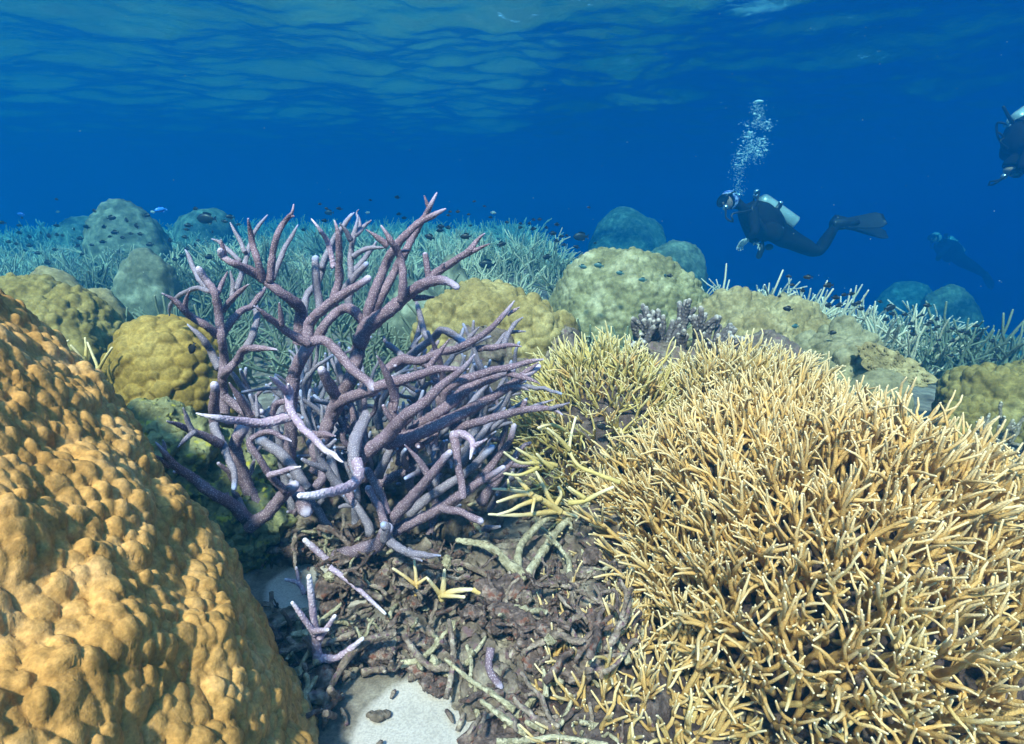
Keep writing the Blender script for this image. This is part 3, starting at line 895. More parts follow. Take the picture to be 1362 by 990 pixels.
for mi, (lab, c, r, sp, matk, scl) in enumerate(MOUNDS):
    c = np.array(c); r = np.array(r)
    root = empty("staghorn_coral", (c[0], c[1], 0.0))
    tag(root, lab, "coral", "yellow staghorn coral mounds")
    # dead inner framework under the branches, coloured dark so the gaps look shaded
    bmb = MB()
    v, t = icosphere(5)
    w = v * (r * 0.90)
    w = w + v * (0.035 * fbm(w + c, 9, 3) + 0.02 * fbm(w + c, 30, 5))[:, None]
    bmb.add(w + c - np.array([c[0], c[1], 0.0]), None, t)
    bmb.build("base", M_dead_gapshade, root)
    pw, pn = mound_points(c, r, sp, rng_y, [e for k, e in enumerate(ells) if k != mi])
    vis, d, x, y = in_view(pw, 120)
    order = np.argsort(d + 10 * (~vis))
    extra = MB()
    for rank, i in enumerate(order):
        k = int(rng_y.integers(len(YP)))
        lean = pn[i] * 0.75 + np.array([0, -0.05, 0.45]) + rng_y.normal(0, 0.18, 3)
        lean /= np.linalg.norm(lean)
        s = scl * rng_y.uniform(0.75, 1.2)
        q = frame_to(lean, rng_y.uniform(0, 6.28))
        M = Matrix.LocRotScale(Vector(pw[i] - pn[i] * 0.062 - np.array([c[0], c[1], 0])), q, Vector((s, s, s)))
        if rank < 300:
            mk = matk if rng_y.random() < 0.75 else (0 if matk else 1)
            o = link("branch", YP[k][1][mk], root)
            o.matrix_local = M
        else:
            extra.merge(YP[k][0], M)
    if extra.n:
        e = extra.build("branch_mass", (M_yellow, M_straw, M_lime)[matk], root)
        e["kind"] = "stuff"
# ---------------------------------------------------------------- rocks, plate coral, finger corals
def at_z(px, py, z):
    """World point at height z seen at pixel (px, py)."""
    v = (np.asarray(py, float) - 495) / FPX
    d = (CAM[2] - z) / (math.sin(PITCH) + v * math.cos(PITCH))
    return P(px, py, d)

def rock(label, lobes, sub, seed, mat=None, amp=0.012, spacing=0.05, name="reef_rock"):
    def crag(w):
        n = np.stack([fbm(w, 26, seed + k, 4) for k in range(3)], -1)
        return w + n * 0.022 + np.stack([fbm(w, 90, seed + 9 + k, 2) for k in range(3)], -1) * 0.006
    o = coral_body(name, mat or M_rock, lobes, sub, spacing, amp, seed, rough=0.45, soft=0.3, big=0.03, second=(0.02, 0.008), bottom=-0.15, extra=crag if sub > 4 else None)
    return tag(o, label, "rock")
def zl(px, py, z, rx, ry, rz):
    return (at_z(px, py, z), (rx, ry, rz))
rock("mottled green algae covered rock between the olive yellow boulder and purple branches", [(P(285, 655, 1.5), (0.16, 0.14, 0.17)), (P(235, 620, 1.42), (0.11, 0.10, 0.13)), (P(330, 720, 1.42), (0.10, 0.10, 0.12))], 6, 61, M_algae)
rock("dark rubble encrusted rock under the middle of the purple coral", [(P(470, 640, 1.62), (0.22, 0.16, 0.14)), (P(560, 655, 1.6), (0.2, 0.16, 0.15))], 6, 62)
rock("shadowy rock hollow between the purple branches and yellow thicket", [(P(680, 660, 1.75), (0.16, 0.14, 0.10)), (P(735, 620, 1.85), (0.12, 0.12, 0.12))], 6, 63)
rock("low crusty rock supporting pale dead forks at lower middle", [(zl(690, 800, 0.0, 0.14, 0.12, 0.07)), (zl(760, 830, 0.0, 0.14, 0.14, 0.10)), (zl(660, 840, 0.0, 0.08, 0.07, 0.04))], 6, 64)
rock("crusty rock with purple tint beside the largest yellow mound", [(zl(800, 745, 0.02, 0.10, 0.10, 0.07)), (zl(740, 900, 0.0, 0.12, 0.08, 0.05))], 6, 65)
rock("small grey rock at the edge of the foreground sand", [(zl(660, 930, 0.0, 0.05, 0.045, 0.03)), (zl(650, 895, 0.0, 0.05, 0.05, 0.03))], 5, 66)
rock("dark rock ledge under the purple coral stem", [(zl(420, 720, 0.0, 0.11, 0.10, 0.09)), (zl(520, 770, 0.0, 0.12, 0.10, 0.06))], 6, 67)
rock("grey crusty rock below the mustard boulder coral", [(P(740, 505, 2.25), (0.10, 0.10, 0.19)), (P(650, 510, 2.2), (0.2, 0.14, 0.18))], 5, 68)
rock("rocky ledge carrying the dark finger coral behind the straw mound", [(P(900, 545, 2.05), (0.22, 0.16, 0.24)), (P(1010, 520, 2.2), (0.2, 0.16, 0.19))], 5, 69)
pm = MB()
v_, t_ = icosphere(3)
for dx, dy, r_ in ((0, 0, 0.011), (0.012, 0.004, 0.008), (-0.012, 0.003, 0.007)):
    pm.add(v_ * [r_ * 1.3, r_, r_ * 0.6] + 0.003 * fbm(v_, 2.0, 4)[:, None] * v_ + at_z(503, 953, 0.004) + [dx, dy, 0], None, t_)
tag(pm.build("pebble", M_rock), "small clump of dead coral lying alone on the foreground sand", "rock")

def plate_coral():
    c = P(1184, 490, 2.2)
    mb = MB()
    nr, ns = 16, 72
    rng = np.random.default_rng(8)
    n = np.array([0.12, -0.62, 0.77]); n /= np.linalg.norm(n)
    ax = np.array([0.85, -0.1, -0.5]); ax -= n * ax.dot(n); ax /= np.linalg.norm(ax)
    ay = np.cross(n, ax)
    th = np.arange(ns) * 2 * math.pi / ns
    edge = 1 + 0.10 * np.sin(3 * th + 1) + 0.06 * np.sin(7 * th) + 0.04 * np.sin(13 * th + 2)
    v = []
    for side in (1, -1):
        for i in range(nr + 1):
            u = i / nr
            rad = u * edge
            p = c + (rad * 0.145 * np.cos(th))[:, None] * ax + (rad * 0.085 * np.sin(th))[:, None] * ay
            h = 0.018 * u ** 2 + side * 0.006 * (1 - u ** 4) + 0.005 * np.sin(9 * th) * u + (0.004 * rng.normal(size=ns) * u if side > 0 else 0)
            v.append(p + np.asarray(h)[:, None] * n)
    V = np.concatenate(v)
    q = []
    for s in (0, 1):
        b0 = s * (nr + 1) * ns
        for i in range(nr):
            k = np.arange(ns); k2 = (k + 1) % ns
            f = np.stack([b0 + i * ns + k, b0 + (i + 1) * ns + k, b0 + (i + 1) * ns + k2, b0 + i * ns + k2], -1)
            q.append(f if s == 0 else f[:, ::-1])
    k = np.arange(ns); k2 = (k + 1) % ns
    a0 = nr * ns; b0 = (nr + 1) * ns + nr * ns
    q.append(np.stack([a0 + k, b0 + k, b0 + k2, a0 + k2], -1))
    mb.add(V, np.concatenate(q))
    root = empty("plate_coral", c)
    tag(root, "tan plate coral tilted on the slope beside the grey green lumps", "coral")
    mb.build("plate", M_sand2, root, c)
    st = MB()
    tube(st, np.array([[c[0] - 0.04, c[1] + 0.09, -0.08], [c[0] - 0.03, c[1] + 0.08, 0.06], c - n * 0.07, c - n * 0.012]), np.array([0.05, 0.035, 0.028, 0.04]), 12, cap='flat')
    st.build("stem", M_rock, root, c)
    kn = MB()
    for _ in range(150):
        u = math.sqrt(rng.random()) * 0.95; t = rng.random() * 6.283
        p = c + u * (0.145 * math.cos(t) * ax + 0.085 * math.sin(t) * ay) + n * (0.018 * u * u + 0.007)
        ellipsoid(kn, p, (0.005, 0.005, 0.006), 1)
    o = kn.build("knobs", M_sand2, root, c)
    o["kind"] = "stuff"
plate_coral()

M_finger = coral_mat("dark_finger_coral", (0.105, 0.088, 0.095), (0.46, 0.43, 0.40), (0.06, 0.055, 0.05), (0.34, 0.31, 0.30), 75.0, polyp_amt=0.9, bump=1.2, dead_to=-0.1, tip_from=0.8)
M_finger2 = coral_mat("pale_finger_coral", (0.20, 0.17, 0.13), (0.55, 0.51, 0.42), (0.08, 0.07, 0.05), (0.44, 0.40, 0.33), 80.0, polyp_amt=0.9, bump=1.2, dead_to=-0.1, tip_from=0.8)
def finger_coral(label, px, py, d, n, length, width, seed, mat, r=0.013):
    rng = np.random.default_rng(seed)
    c = P(px, py, d)
    root = empty("finger_coral", c)
    tag(root, label, "coral")
    for i in range(n):
        u = rng.uniform(-1, 1); w_ = rng.uniform(-0.5, 0.5)
        mb = MB()
        grow(mb, (u * width * 0.55, w_ * width, -0.05), (u * 0.55, w_ * 0.6 - 0.15, 1), length * rng.uniform(0.7, 1.1) * (1.1 - 0.35 * abs(u)), r, r * 0.62, rng, 1, 9, 0.012,
             curve=0.35, up=0.35, kids=(1, 3), spread=0.6, shrink=0.5, jit=0.16, kid_from=0.3)
        mb.build("branch", mat, root)
finger_coral("dark grey finger coral with pale tips behind the straw yellow mound", 902, 470, 2.02, 30, 0.20, 0.26, 91, M_finger, 0.0155)
finger_coral("paler brown finger coral just right of the dark finger coral", 1005, 475, 2.15, 15, 0.11, 0.22, 92, M_finger2, 0.010)
finger_coral("grey brown finger coral at right edge below the olive knobbly coral", 1335, 610, 1.80, 26, 0.17, 0.28, 93, M_finger2, 0.007)

# ---------------------------------------------------------------- dead branches lying as rubble
M_dead = boulder_mat("dead_branch_coral", (0.13, 0.09, 0.075), (0.27, 0.205, 0.17), (0.52, 0.44, 0.36), nscale=55, fine=230, bump=1.0, patch=(0.20, 0.11, 0.14))
M_dead2 = boulder_mat("dark_dead_branch", (0.060, 0.040, 0.038), (0.155, 0.108, 0.10), (0.36, 0.285, 0.25), nscale=55, fine=230, bump=1.0, patch=(0.17, 0.07, 0.05))
M_dead3 = boulder_mat("pale_dead_branch", (0.28, 0.24, 0.15), (0.48, 0.43, 0.30), (0.62, 0.57, 0.42), nscale=55, fine=230, bump=1.0, patch=(0.24, 0.19, 0.13))
rng_r = np.random.default_rng(31)
DP, DPB = [], []
for i in range(18):
    mb = MB()
    L = rng_r.uniform(0.04, 0.125)
    grow(mb, (-L / 2, 0, 0), (1, rng_r.normal(0, .3), rng_r.normal(0, .1)), L, rng_r.uniform(0.0040, 0.0068), 0.0030, rng_r, 1 if i % 4 else 0, 7, 0.008, curve=0.55, up=0.05, kids=(1, 3), spread=0.8, shrink=0.5, jit=0.34, kid_from=0.2)
    for kk in range(len(mb.v)):
        mb.v[kk] = mb.v[kk] + np.stack([vnoise(mb.v[kk], 110, 60 + q_) for q_ in range(3)], -1) * 0.0022
    DPB.append(mb)
    DP.append([mb.mesh("dead_branch", m) for m in (M_dead, M_dead2, M_dead3)])

def rubble_ok(px, py):
    if 425 < px < 650 and py > 880 + (px < 470) * 20 and (px - 425) * 0.5 + 860 < py + 20:
        return False
    if 335 < px < 425 and 735 < py < 810:
        return False
    return px > 300 + (py - 700) * 0.45
heap = [(zl(690, 800, 0, .16, .14, .09)), (zl(760, 830, 0, .16, .16, .11)), (zl(470, 740, 0, .2, .15, .08)), (zl(600, 760, 0, .2, .15, .06)), (zl(790, 740, .05, .14, .14, .11))]
placed = 0
DEAD_LABELS = {0: "greyish dead coral branch lying in the rubble between purple and yellow corals",
               1: "dark brown dead coral branch lying in the rubble between purple and yellow corals",
               2: "bleached cream dead coral branch lying in the rubble between purple and yellow corals"}
while placed < 285:
    px, py = rng_r.uniform(300, 860), rng_r.uniform(640, 1010)
    if not rubble_ok(px, py):
        continue
    w = at_z(px, py, 0.02)
    h = 0.0
    for c, r in heap:
        q = ((w[:2] - c[:2]) / np.array(r[:2])) ** 2
        if q.sum() < 1:
            h = max(h, r[2] * math.sqrt(1 - q.sum()))
    w = at_z(px, py, h + 0.012 + abs(rng_r.normal(0, 0.018)))
    k = int(rng_r.integers(len(DP))); mk = int(rng_r.choice([0, 0, 0, 1, 1, 1, 2, 2]))
    o = link("dead_branch", DP[k][mk])
    s = rng_r.uniform(0.7, 1.35)
    o.matrix_local = Matrix.LocRotScale(Vector(w), Quaternion((0, 0, 1), rng_r.uniform(0, 6.28)) @ Quaternion((0, 1, 0), rng_r.normal(-0.15, 0.45)) @ Quaternion((1, 0, 0), rng_r.uniform(0, 6.28)), Vector((s, s, s)))
    place = 'next to the golden boulder' if px < 430 else ('under the purple coral' if py < 745 and px < 640 else ('along the foreground sand' if px < 640 else ('against the yellow mound' if px > 745 else ('in the upper rubble below the yellow sprig' if py < 800 else 'in the lower middle rubble'))))
    tag(o, ('greyish', 'dark brown', 'bleached cream')[mk] + ' dead coral branch lying ' + place, "dead coral", ["grey dead branches in the rubble", "dark dead branches in the rubble", "cream dead branches in the rubble"][mk])
    placed += 1
FR = []
for i in range(10):
    v_, t_ = icosphere(4)
    w_ = v_ * np.array([1.0, rng_r.uniform(0.5, 0.9), rng_r.uniform(0.35, 0.6)])
    w_ = w_ * (1 + 0.5 * fbm(w_ + i * 7, 1.6, i, 4) + 0.22 * fbm(w_ + i * 3, 6.0, i + 5, 2))[:, None]
    mb = MB(); mb.add(w_ * 0.017, None, t_)
    FR.append([mb.mesh("coral_fragment", m) for m in (M_dead, M_dead2, M_dead3, M_rock)])
placed = 0
while placed < 150:
    px, py = rng_r.uniform(300, 860), rng_r.uniform(660, 1000)
    if not rubble_ok(px, py): continue
    w = at_z(px, py, 0.02); hh = 0.0
    for c, r in heap:
        qq = ((w[:2] - c[:2]) / np.array(r[:2])) ** 2
        if qq.sum() < 1: hh = max(hh, r[2] * math.sqrt(1 - qq.sum()))
    w = at_z(px, py, hh + 0.022)
    mk = int(rng_r.choice([0, 1, 1, 1, 2, 3]))
    o = link("coral_fragment", FR[int(rng_r.integers(10))][mk])
    s = rng_r.uniform(0.7, 2.0) * (0.5 if mk == 2 else 1.0)
    o.matrix_local = Matrix.LocRotScale(Vector(w), Quaternion((0, 0, 1), rng_r.uniform(0, 6.28)) @ Quaternion((1, 0, 0), rng_r.normal(0, 0.5)), Vector((s, s, s)))
    place = 'next to the golden boulder' if px < 430 else ('under the purple coral' if py < 745 and px < 640 else ('along the foreground sand' if px < 640 else ('against the yellow mound' if px > 745 else 'in the middle of the rubble')))
    tag(o, ('greyish', 'mauve brown', 'cream', 'dark crusty')[mk] + ' lump of broken coral ' + place, "dead coral", "lumps of broken coral in the rubble")
    placed += 1
mass = MB()
for _ in range(750):
    px, py = rng_r.uniform(300, 860), rng_r.uniform(640, 1010)
    if not rubble_ok(px, py):
        continue
    w = at_z(px, py, 0.02); hh = 0.0
    for c, r in heap:
        qq = ((w[:2] - c[:2]) / np.array(r[:2])) ** 2
        if qq.sum() < 1:
            hh = max(hh, r[2] * math.sqrt(1 - qq.sum()))
    w = at_z(px, py, hh + 0.008)
    s = rng_r.uniform(0.35, 0.8)
    mass.merge(DPB[int(rng_r.integers(len(DPB)))], Matrix.LocRotScale(Vector(w), Quaternion((0, 0, 1), rng_r.uniform(0, 6.28)) @ Quaternion((0, 1, 0), rng_r.normal(-0.2, 0.5)), Vector((s, s, s))))
o = mass.build("broken_coral", M_dead2)
tag(o, "tangle of small broken coral twigs filling the gaps between the larger dead branches", "rubble", None, "stuff")
# finer crumbs nobody could count
cm = MB()
for _ in range(1500):
    px, py = rng_r.uniform(300, 860), rng_r.uniform(640, 1000)
    if not rubble_ok(px, py) and rng_r.random() > 0.08:
        continue
    w = at_z(px, py, 0.008)
    L = rng_r.uniform(0.008, 0.03)
    a = rng_r.uniform(0, 6.28)
    dvec = np.array([math.cos(a), math.sin(a), rng_r.normal(0, .4)]) * L / 2
    tube(cm, np.array([w - dvec, w + [0, 0, 0.002], w + dvec]), np.array([0.003, 0.004, 0.0025]) * rng_r.uniform(0.7, 1.5), 6, 0, 0, 0.2, rng_r)
o = cm.build("coral_rubble", M_dead)
tag(o, "fine crumbs of broken coral scattered over the sand", "rubble", None, "stuff")

# ---------------------------------------------------------------- sprigs and sticks traced one by one
def sprig(name, label, mat, branches, jit=0.1, sides=10, cat="coral", group=None, a0=0.25):
    root_pt = None
    rng = np.random.default_rng(len(label))
    objs = []
    for pts, wb, wt, d0, d1 in branches:
        pts = np.array(pts, float)
        seg = np.concatenate([[0], np.cumsum(np.linalg.norm(np.diff(pts, axis=0), axis=1))]); seg /= seg[-1]
        dist = d0 + (d1 - d0) * seg
        w3 = P(pts[:, 0], pts[:, 1], dist)
        if root_pt is None:
            root_pt = w3[0].copy(); root = empty(name, root_pt); tag(root, label, cat, group)
        rad = np.interp(seg, [0, 1], [wb, wt]) * 0.42 / FPX * dist
        L = np.linalg.norm(np.diff(w3, axis=0), axis=1).sum()
        c, r = smooth_line(w3, rad, int(np.clip(L / 0.005, 7, 50)))
        mb = MB()
        tube(mb, c, r * (1 + 0.12 * vnoise(c, 90, 5)), sides, a0, 1.0, jit, rng)
        mb.build("branch", mat, root, root_pt)
def h(ox, oy, k, pts):
    return [(ox + x / k, oy + y / k) for x, y in pts]
def dz(py, z):
    return (CAM[2] - z) / (math.sin(PITCH) + (py - 495) / FPX * math.cos(PITCH))
d_ = dz(865, 0.06)
sprig("staghorn_coral", "small lilac blue staghorn sprig standing on the rubble above the sand", M_lilac, [
    ([(423, 876), (419, 838), (411, 767)], 15, 8, d_, d_ - 0.06), ([(420, 845), (389, 802)], 12, 6, d_ - .03, d_ - 0.06),
    ([(425, 850), (445, 820)], 11, 6, d_ - .03, d_ - .05), ([(423, 876), (450, 874), (482, 850)], 14, 7, d_, d_ - .03), ([(418, 840), (436, 838)], 10, 6, d_ - .04, d_ - .08)])
sprig("staghorn_coral", "thin lilac coral stick lying below the purple coral", M_lilac, [([(439, 755), (470, 778), (512, 816)], 10, 5, dz(780, .08), dz(810, .06))])
sprig("staghorn_coral", "short lilac broken branch poking up left of the lying lilac stick", M_lilac, [([(440, 750), (424, 735), (406, 719)], 12, 9, dz(745, .08), dz(735, .10))])
sprig("staghorn_coral", "tiny blue tipped coral fork beside the small sand pool", M_lilac, [([(405, 790), (397, 776), (380, 771)], 9, 5, dz(785, .05), dz(775, .07)), ([(398, 778), (394, 755)], 8, 4, dz(785, .05), dz(775, .07))])
dy = dz(672, 0.16)
sprig("staghorn_coral", "pale yellow sprig of fanned thin branches between purple coral and yellow mounds", M_straw, [
    (h(560, 560, K, [(900, 590), (860, 560), (740, 490), (600, 450), (465, 440)]), 11, 4, dy, dy - .08),
    (h(560, 560, K, [(890, 580), (830, 590), (640, 610), (440, 605)]), 10, 4, dy, dy - .10),
    (h(560, 560, K, [(870, 570), (830, 500), (780, 400), (740, 320)]), 10, 4, dy, dy),
    (h(560, 560, K, [(720, 480), (640, 390), (590, 335)]), 9, 4, dy - .04, dy - .03),
    (h(560, 560, K, [(780, 500), (660, 540), (580, 580), (490, 610)]), 9, 4, dy - .03, dy - .09),
    (h(560, 560, K, [(690, 470), (600, 490), (495, 525)]), 8, 4, dy - .04, dy - .09),
    (h(560, 560, K, [(735, 500), (725, 550), (718, 590)]), 7, 4, dy - .05, dy - .07),
    (h(560, 560, K, [(568, 445), (563, 380)]), 6, 3, dy - .07, dy - .07),
    (h(560, 560, K, [(860, 560), (905, 480), (890, 430)]), 8, 4, dy, dy + .02),
    (h(560, 560, K, [(870, 575), (940, 600), (1010, 620)]), 9, 4, dy, dy)], a0=0.45)
dy = dz(740, 0.16)
sprig("staghorn_coral", "olive green thin branched sprig in the shade behind the pale yellow sprig", M_lime, [
    (h(560, 560, K, [(1290, 400), (1130, 340), (1020, 290), (965, 200), (970, 100), (1000, -20)]), 8, 4, dy, dy + .1),
    (h(560, 560, K, [(880, 290), (780, 270), (640, 270), (540, 205)]), 8, 4, dy + .12, dy + .06),
    (h(560, 560, K, [(760, 280), (700, 230), (620, 180)]), 7, 4, dy + .1, dy + .08),
    (h(560, 560, K, [(850, 310), (790, 260), (750, 215)]), 8, 4, dy + .1, dy + .08),
    (h(560, 560, K, [(760, 300), (640, 350), (540, 340)]), 7, 4, dy + .1, dy + .06),
    (h(560, 560, K, [(950, 530), (1050, 520), (1150, 470), (1240, 430)]), 9, 5, dy, dy),
    (h(560, 560, K, [(1060, 500), (1000, 460), (960, 430)]), 8, 4, dy, dy),
    (h(560, 560, K, [(960, 190), (890, 110), (820, 50)]), 9, 4, dy + .06, dy + .03),
    (h(560, 560, K, [(930, 60), (840, 25), (760, 45)]), 8, 4, dy + .08, dy + .04)], a0=0.45)
dy = dz(785, 0.08)
sprig("staghorn_coral", "little bleached yellow sprig in the middle of the dark rubble", M_straw, [
    (h(280, 600, 2.522, [(775, 500), (780, 470), (785, 400)]), 11, 5, dy, dy - .02), (h(280, 600, 2.522, [(770, 490), (820, 470), (875, 465)]), 12, 6, dy, dy - .04),
    (h(280, 600, 2.522, [(770, 480), (730, 430)]), 9, 5, dy, dy - .03), (h(280, 600, 2.522, [(880, 465), (940, 500), (985, 565)]), 9, 5, dy - .04, dy - .06), (h(280, 600, 2.522, [(775, 485), (850, 490)]), 8, 5, dy - .01, dy - .05)], a0=0.5)
sprig("staghorn_coral", "small yellow forked twig left of the bleached yellow sprig", M_yellow, [
    (h(280, 600, 2.522, [(690, 485), (690, 430), (683, 365)]), 8, 4, dy, dy), (h(280, 600, 2.522, [(688, 450), (650, 420), (613, 395)]), 7, 4, dy, dy - .02), (h(280, 600, 2.522, [(690, 450), (725, 425)]), 6, 4, dy, dy - .01)], a0=0.5)
sprig("staghorn_coral", "thin pale yellow forks rising beside the olive yellow boulder", M_lime, [
    (h(0, 350, 3.3, [(440, 600), (430, 470), (405, 400), (385, 350)]), 7, 3, 1.5, 1.5), (h(0, 350, 3.3, [(432, 470), (460, 420), (492, 372)]), 6, 3, 1.5, 1.48),
    (h(0, 350, 3.3, [(385, 520), (372, 440), (345, 400), (312, 362)]), 6, 3, 1.5, 1.46), (h(0, 350, 3.3, [(372, 450), (378, 380), (374, 330)]), 6, 3, 1.5, 1.5), (h(0, 350, 3.3, [(375, 460), (340, 420), (290, 398)]), 6, 3, 1.5, 1.46)], a0=0.45)
sprig("staghorn_coral", "short yellow twigs in the gap between golden boulder and far left ridge", M_lime, [
    (h(0, 350, 3.3, [(225, 420), (250, 380), (300, 340)]), 6, 3, 1.62, 1.6), (h(0, 350, 3.3, [(210, 390), (240, 350), (268, 322)]), 6, 3, 1.62, 1.6), (h(0, 350, 3.3, [(255, 380), (240, 330)]), 5, 3, 1.62, 1.62)], a0=0.45)
q = 2.522
for lab, mat, pts, wb, wt, z0, z1 in [
    ("long crooked dead branch reaching down onto the foreground sand", M_dead, [[(620, 610), (500, 650), (420, 760), (390, 830), (385, 905)], [(400, 800), (430, 830)], [(385, 880), (415, 890)]], 14, 9, .07, .02),
    ("grey dead branch lying next to the golden boulder", M_dead, [[(200, 690), (290, 660), (400, 640), (480, 610)], [(290, 660), (260, 630)]], 12, 9, .05, .05),
    ("thick cream forked dead branch under the pale yellow sprig", M_dead3, [[(1060, 430), (1000, 380), (930, 320), (830, 300)], [(1030, 420), (1040, 320), (1110, 240), (1160, 215)], [(1060, 420), (1120, 330), (1180, 250), (1270, 180)]], 19, 9, .10, .13),
    ("lower arm of bare dead coral pointing left below the cream fork", M_dead, [[(1060, 440), (1000, 440), (920, 410), (845, 378)], [(1040, 440), (1010, 500), (985, 560)]], 14, 8, .08, .09),
    ("dead stick leaning against the golden boulder above the sand pool", M_dead2, [[(230, 640), (170, 560), (100, 445)]], 14, 9, .05, .12),
    ("slender pale yellow dead stick crossing the rubble toward the bottom", M_dead3, [[(1020, 870), (940, 810), (880, 775), (790, 700)], [(870, 770), (875, 710), (860, 655)]], 10, 6, .05, .07),
    ("curved dead branch with a rusty patch in the lower rubble", M_dead, [[(800, 725), (740, 725), (690, 680), (650, 620)]], 12, 9, .06, .08),
    ("straight grey dead branch standing in the middle of the rubble", M_dead, [[(790, 830), (815, 700), (800, 570)], [(812, 680), (775, 640)]], 10, 8, .04, .10),
    ("knotted dead branch rising near the yellow mound edge", M_dead2, [[(1140, 740), (1110, 680), (1090, 600), (1070, 550)], [(1110, 690), (1180, 620)]], 13, 9, .07, .13),
    ("white bleached staghorn stick at the bottom edge left of the yellow mound", M_dead3, [[(1060, 950), (990, 900), (910, 840)], [(960, 975), (1080, 970), (1160, 960), (1330, 985)], [(1150, 950), (1190, 890), (1210, 840)], [(1120, 940), (1060, 910)]], 12, 7, .05, .06),
    ("purplish broken branch stub in the lower rubble", M_purple, [[(940, 660), (935, 730), (970, 790)]], 13, 11, .09, .05)]:
    sprig("dead_branch", lab, mat, [(h(280, 600, q, p_), wb if i == 0 else wb * .8, wt, dz(600 + p_[0][1] / q, z0), dz(600 + p_[-1][1] / q, z1)) for i, p_ in enumerate(pts)], jit=0.16, cat="dead coral", a0=0.5)
# ---------------------------------------------------------------- thickets on the reef behind
M_field = coral_mat("pale_thicket_coral", (0.48, 0.47, 0.32), (0.78, 0.76, 0.60), (0.20, 0.20, 0.15), (0.55, 0.55, 0.42), 60, polyp_amt=0.3, bump=0.3, dead_to=-0.05, tip_from=0.7)
M_field2 = coral_mat("green_thicket_coral", (0.16, 0.19, 0.13), (0.36, 0.40, 0.30), (0.09, 0.10, 0.07), (0.22, 0.25, 0.18), 60, polyp_amt=0.3, bump=0.3, dead_to=-0.05, tip_from=0.75)
M_field3 = coral_mat("cream_thicket_coral", (0.56, 0.50, 0.36), (0.85, 0.82, 0.70), (0.22, 0.20, 0.15), (0.6, 0.57, 0.43), 70, polyp_amt=0.35, bump=0.4, dead_to=-0.05, tip_from=0.7)
def thicket_proto(seed, n, L, r, spreadw, mats, lean=0.9, sides=5, kids=(2, 4)):
    rng = np.random.default_rng(seed)
    mb = MB()
    for i in range(n):
        a = rng.uniform(0, 6.283); u = math.sqrt(rng.random())
        grow(mb, (spreadw * u * math.cos(a), spreadw * u * math.sin(a), -0.05), (lean * u * math.cos(a), lean * u * math.sin(a), 1), L * rng.uniform(0.7, 1.15), r, r * 0.45, rng, 1, sides, L / 7,
             curve=0.5, up=0.25, kids=kids, spread=0.65, shrink=0.55, jit=0.05, kid_from=0.25)
    return [mb.mesh("staghorn_coral", m) for m in mats]
TP = [thicket_proto(300 + i, 16, 0.33, 0.0085, 0.14, (M_field, M_field2)) for i in range(7)]
TR = [thicket_proto(400 + i, 10, 0.40, 0.0095, 0.12, (M_field3, M_field2), sides=6, lean=0.8) for i in range(6)]
rng_f = np.random.default_rng(55)
AVOID = [(px_dome(158, 277, 118, 100, 5.2)), px_dome(188, 345, 92, 90, 3.6), px_dome(600, 345, 60, 40, 3.6), px_dome(550, 385, 70, 60, 3.2), px_dome(900, 322, 90, 60, 5.4), px_dome(795, 334, 170, 100, 3.2), px_dome(870, 337, 170, 110, 3.25), px_dome(645, 381, 190, 78, 2.3)]
def spot_ok(x, y, taken, gap):
    for c, r in AVOID:
        if ((x - c[0]) / (r[0] * 1.05)) ** 2 + ((y - c[1]) / (r[1] * 1.05)) ** 2 < 1:
            return False
    return all((x - a) ** 2 + (y - b) ** 2 > gap * gap for a, b in taken)
taken = []
def put(mesh_, x, y, s, label, group, dz_=0.0):
    o = link("staghorn_coral", mesh_)
    z = float(ground_z(np.array([x]), np.array([y]))[0]) + dz_
    o.matrix_local = Matrix.LocRotScale(Vector((x, y, z)), Quaternion((0, 0, 1), rng_f.uniform(0, 6.28)), Vector((s, s, s * rng_f.uniform(0.85, 1.15))))
    tag(o, label, "coral", group)
    taken.append((x, y))
n = 0
for _ in range(20000):
    if n >= 190: break
    y = 2.3 + 7.6 * rng_f.random() ** 0.85
    x = rng_f.uniform(-0.92, 0.22) * y
    if x < -0.66 * y and y < 3.0: continue
    if not spot_ok(x, y, taken, 0.24 + 0.012 * y): continue
    dark = vnoise(np.array([[x, y, 0]]), 0.9, 4)[0] > 0.22
    pxs = 681 + x / (y * math.cos(PITCH) + 0.5 * math.sin(PITCH)) * FPX
    where = ("near edge" if y < 4.2 else ("middle" if y < 6.6 else "far edge")) + " of the thicket " + ("below the tall teal dome" if pxs < 240 else ("left of the purple coral" if pxs < 340 else ("behind the purple coral" if pxs < 560 else "between purple coral and green dome")))
    put(TP[rng_f.integers(7)][1 if dark else 0], x, y, rng_f.uniform(0.85, 1.3), ("dark green" if dark else "pale teal") + " branching coral, " + where,
        "dark corals in the wide left thicket" if dark else "pale corals in the wide left thicket")
    n += 1
n = 0
for _ in range(6000):
    if n >= 30: break
    t = rng_f.random()
    px = 940 + 410 * t; d = 3.75 - 0.75 * t + rng_f.uniform(-0.1, 0.9)
    w = P(px, 480, d)
    if not spot_ok(w[0], w[1], taken, 0.2): continue
    dark = t > 0.66 and rng_f.random() < 0.75
    put(TR[rng_f.integers(6)][1 if dark else 0], w[0], w[1], rng_f.uniform(0.8, 1.2), ("dark blue green" if dark else "cream") + " branching coral in the right band " + ("behind the cream mound" if t < 0.38 else ("above the tan plate coral" if t < 0.68 else "above the olive coral at the edge")),
        "dark corals on the right slope" if dark else "cream corals in the right band")
    n += 1

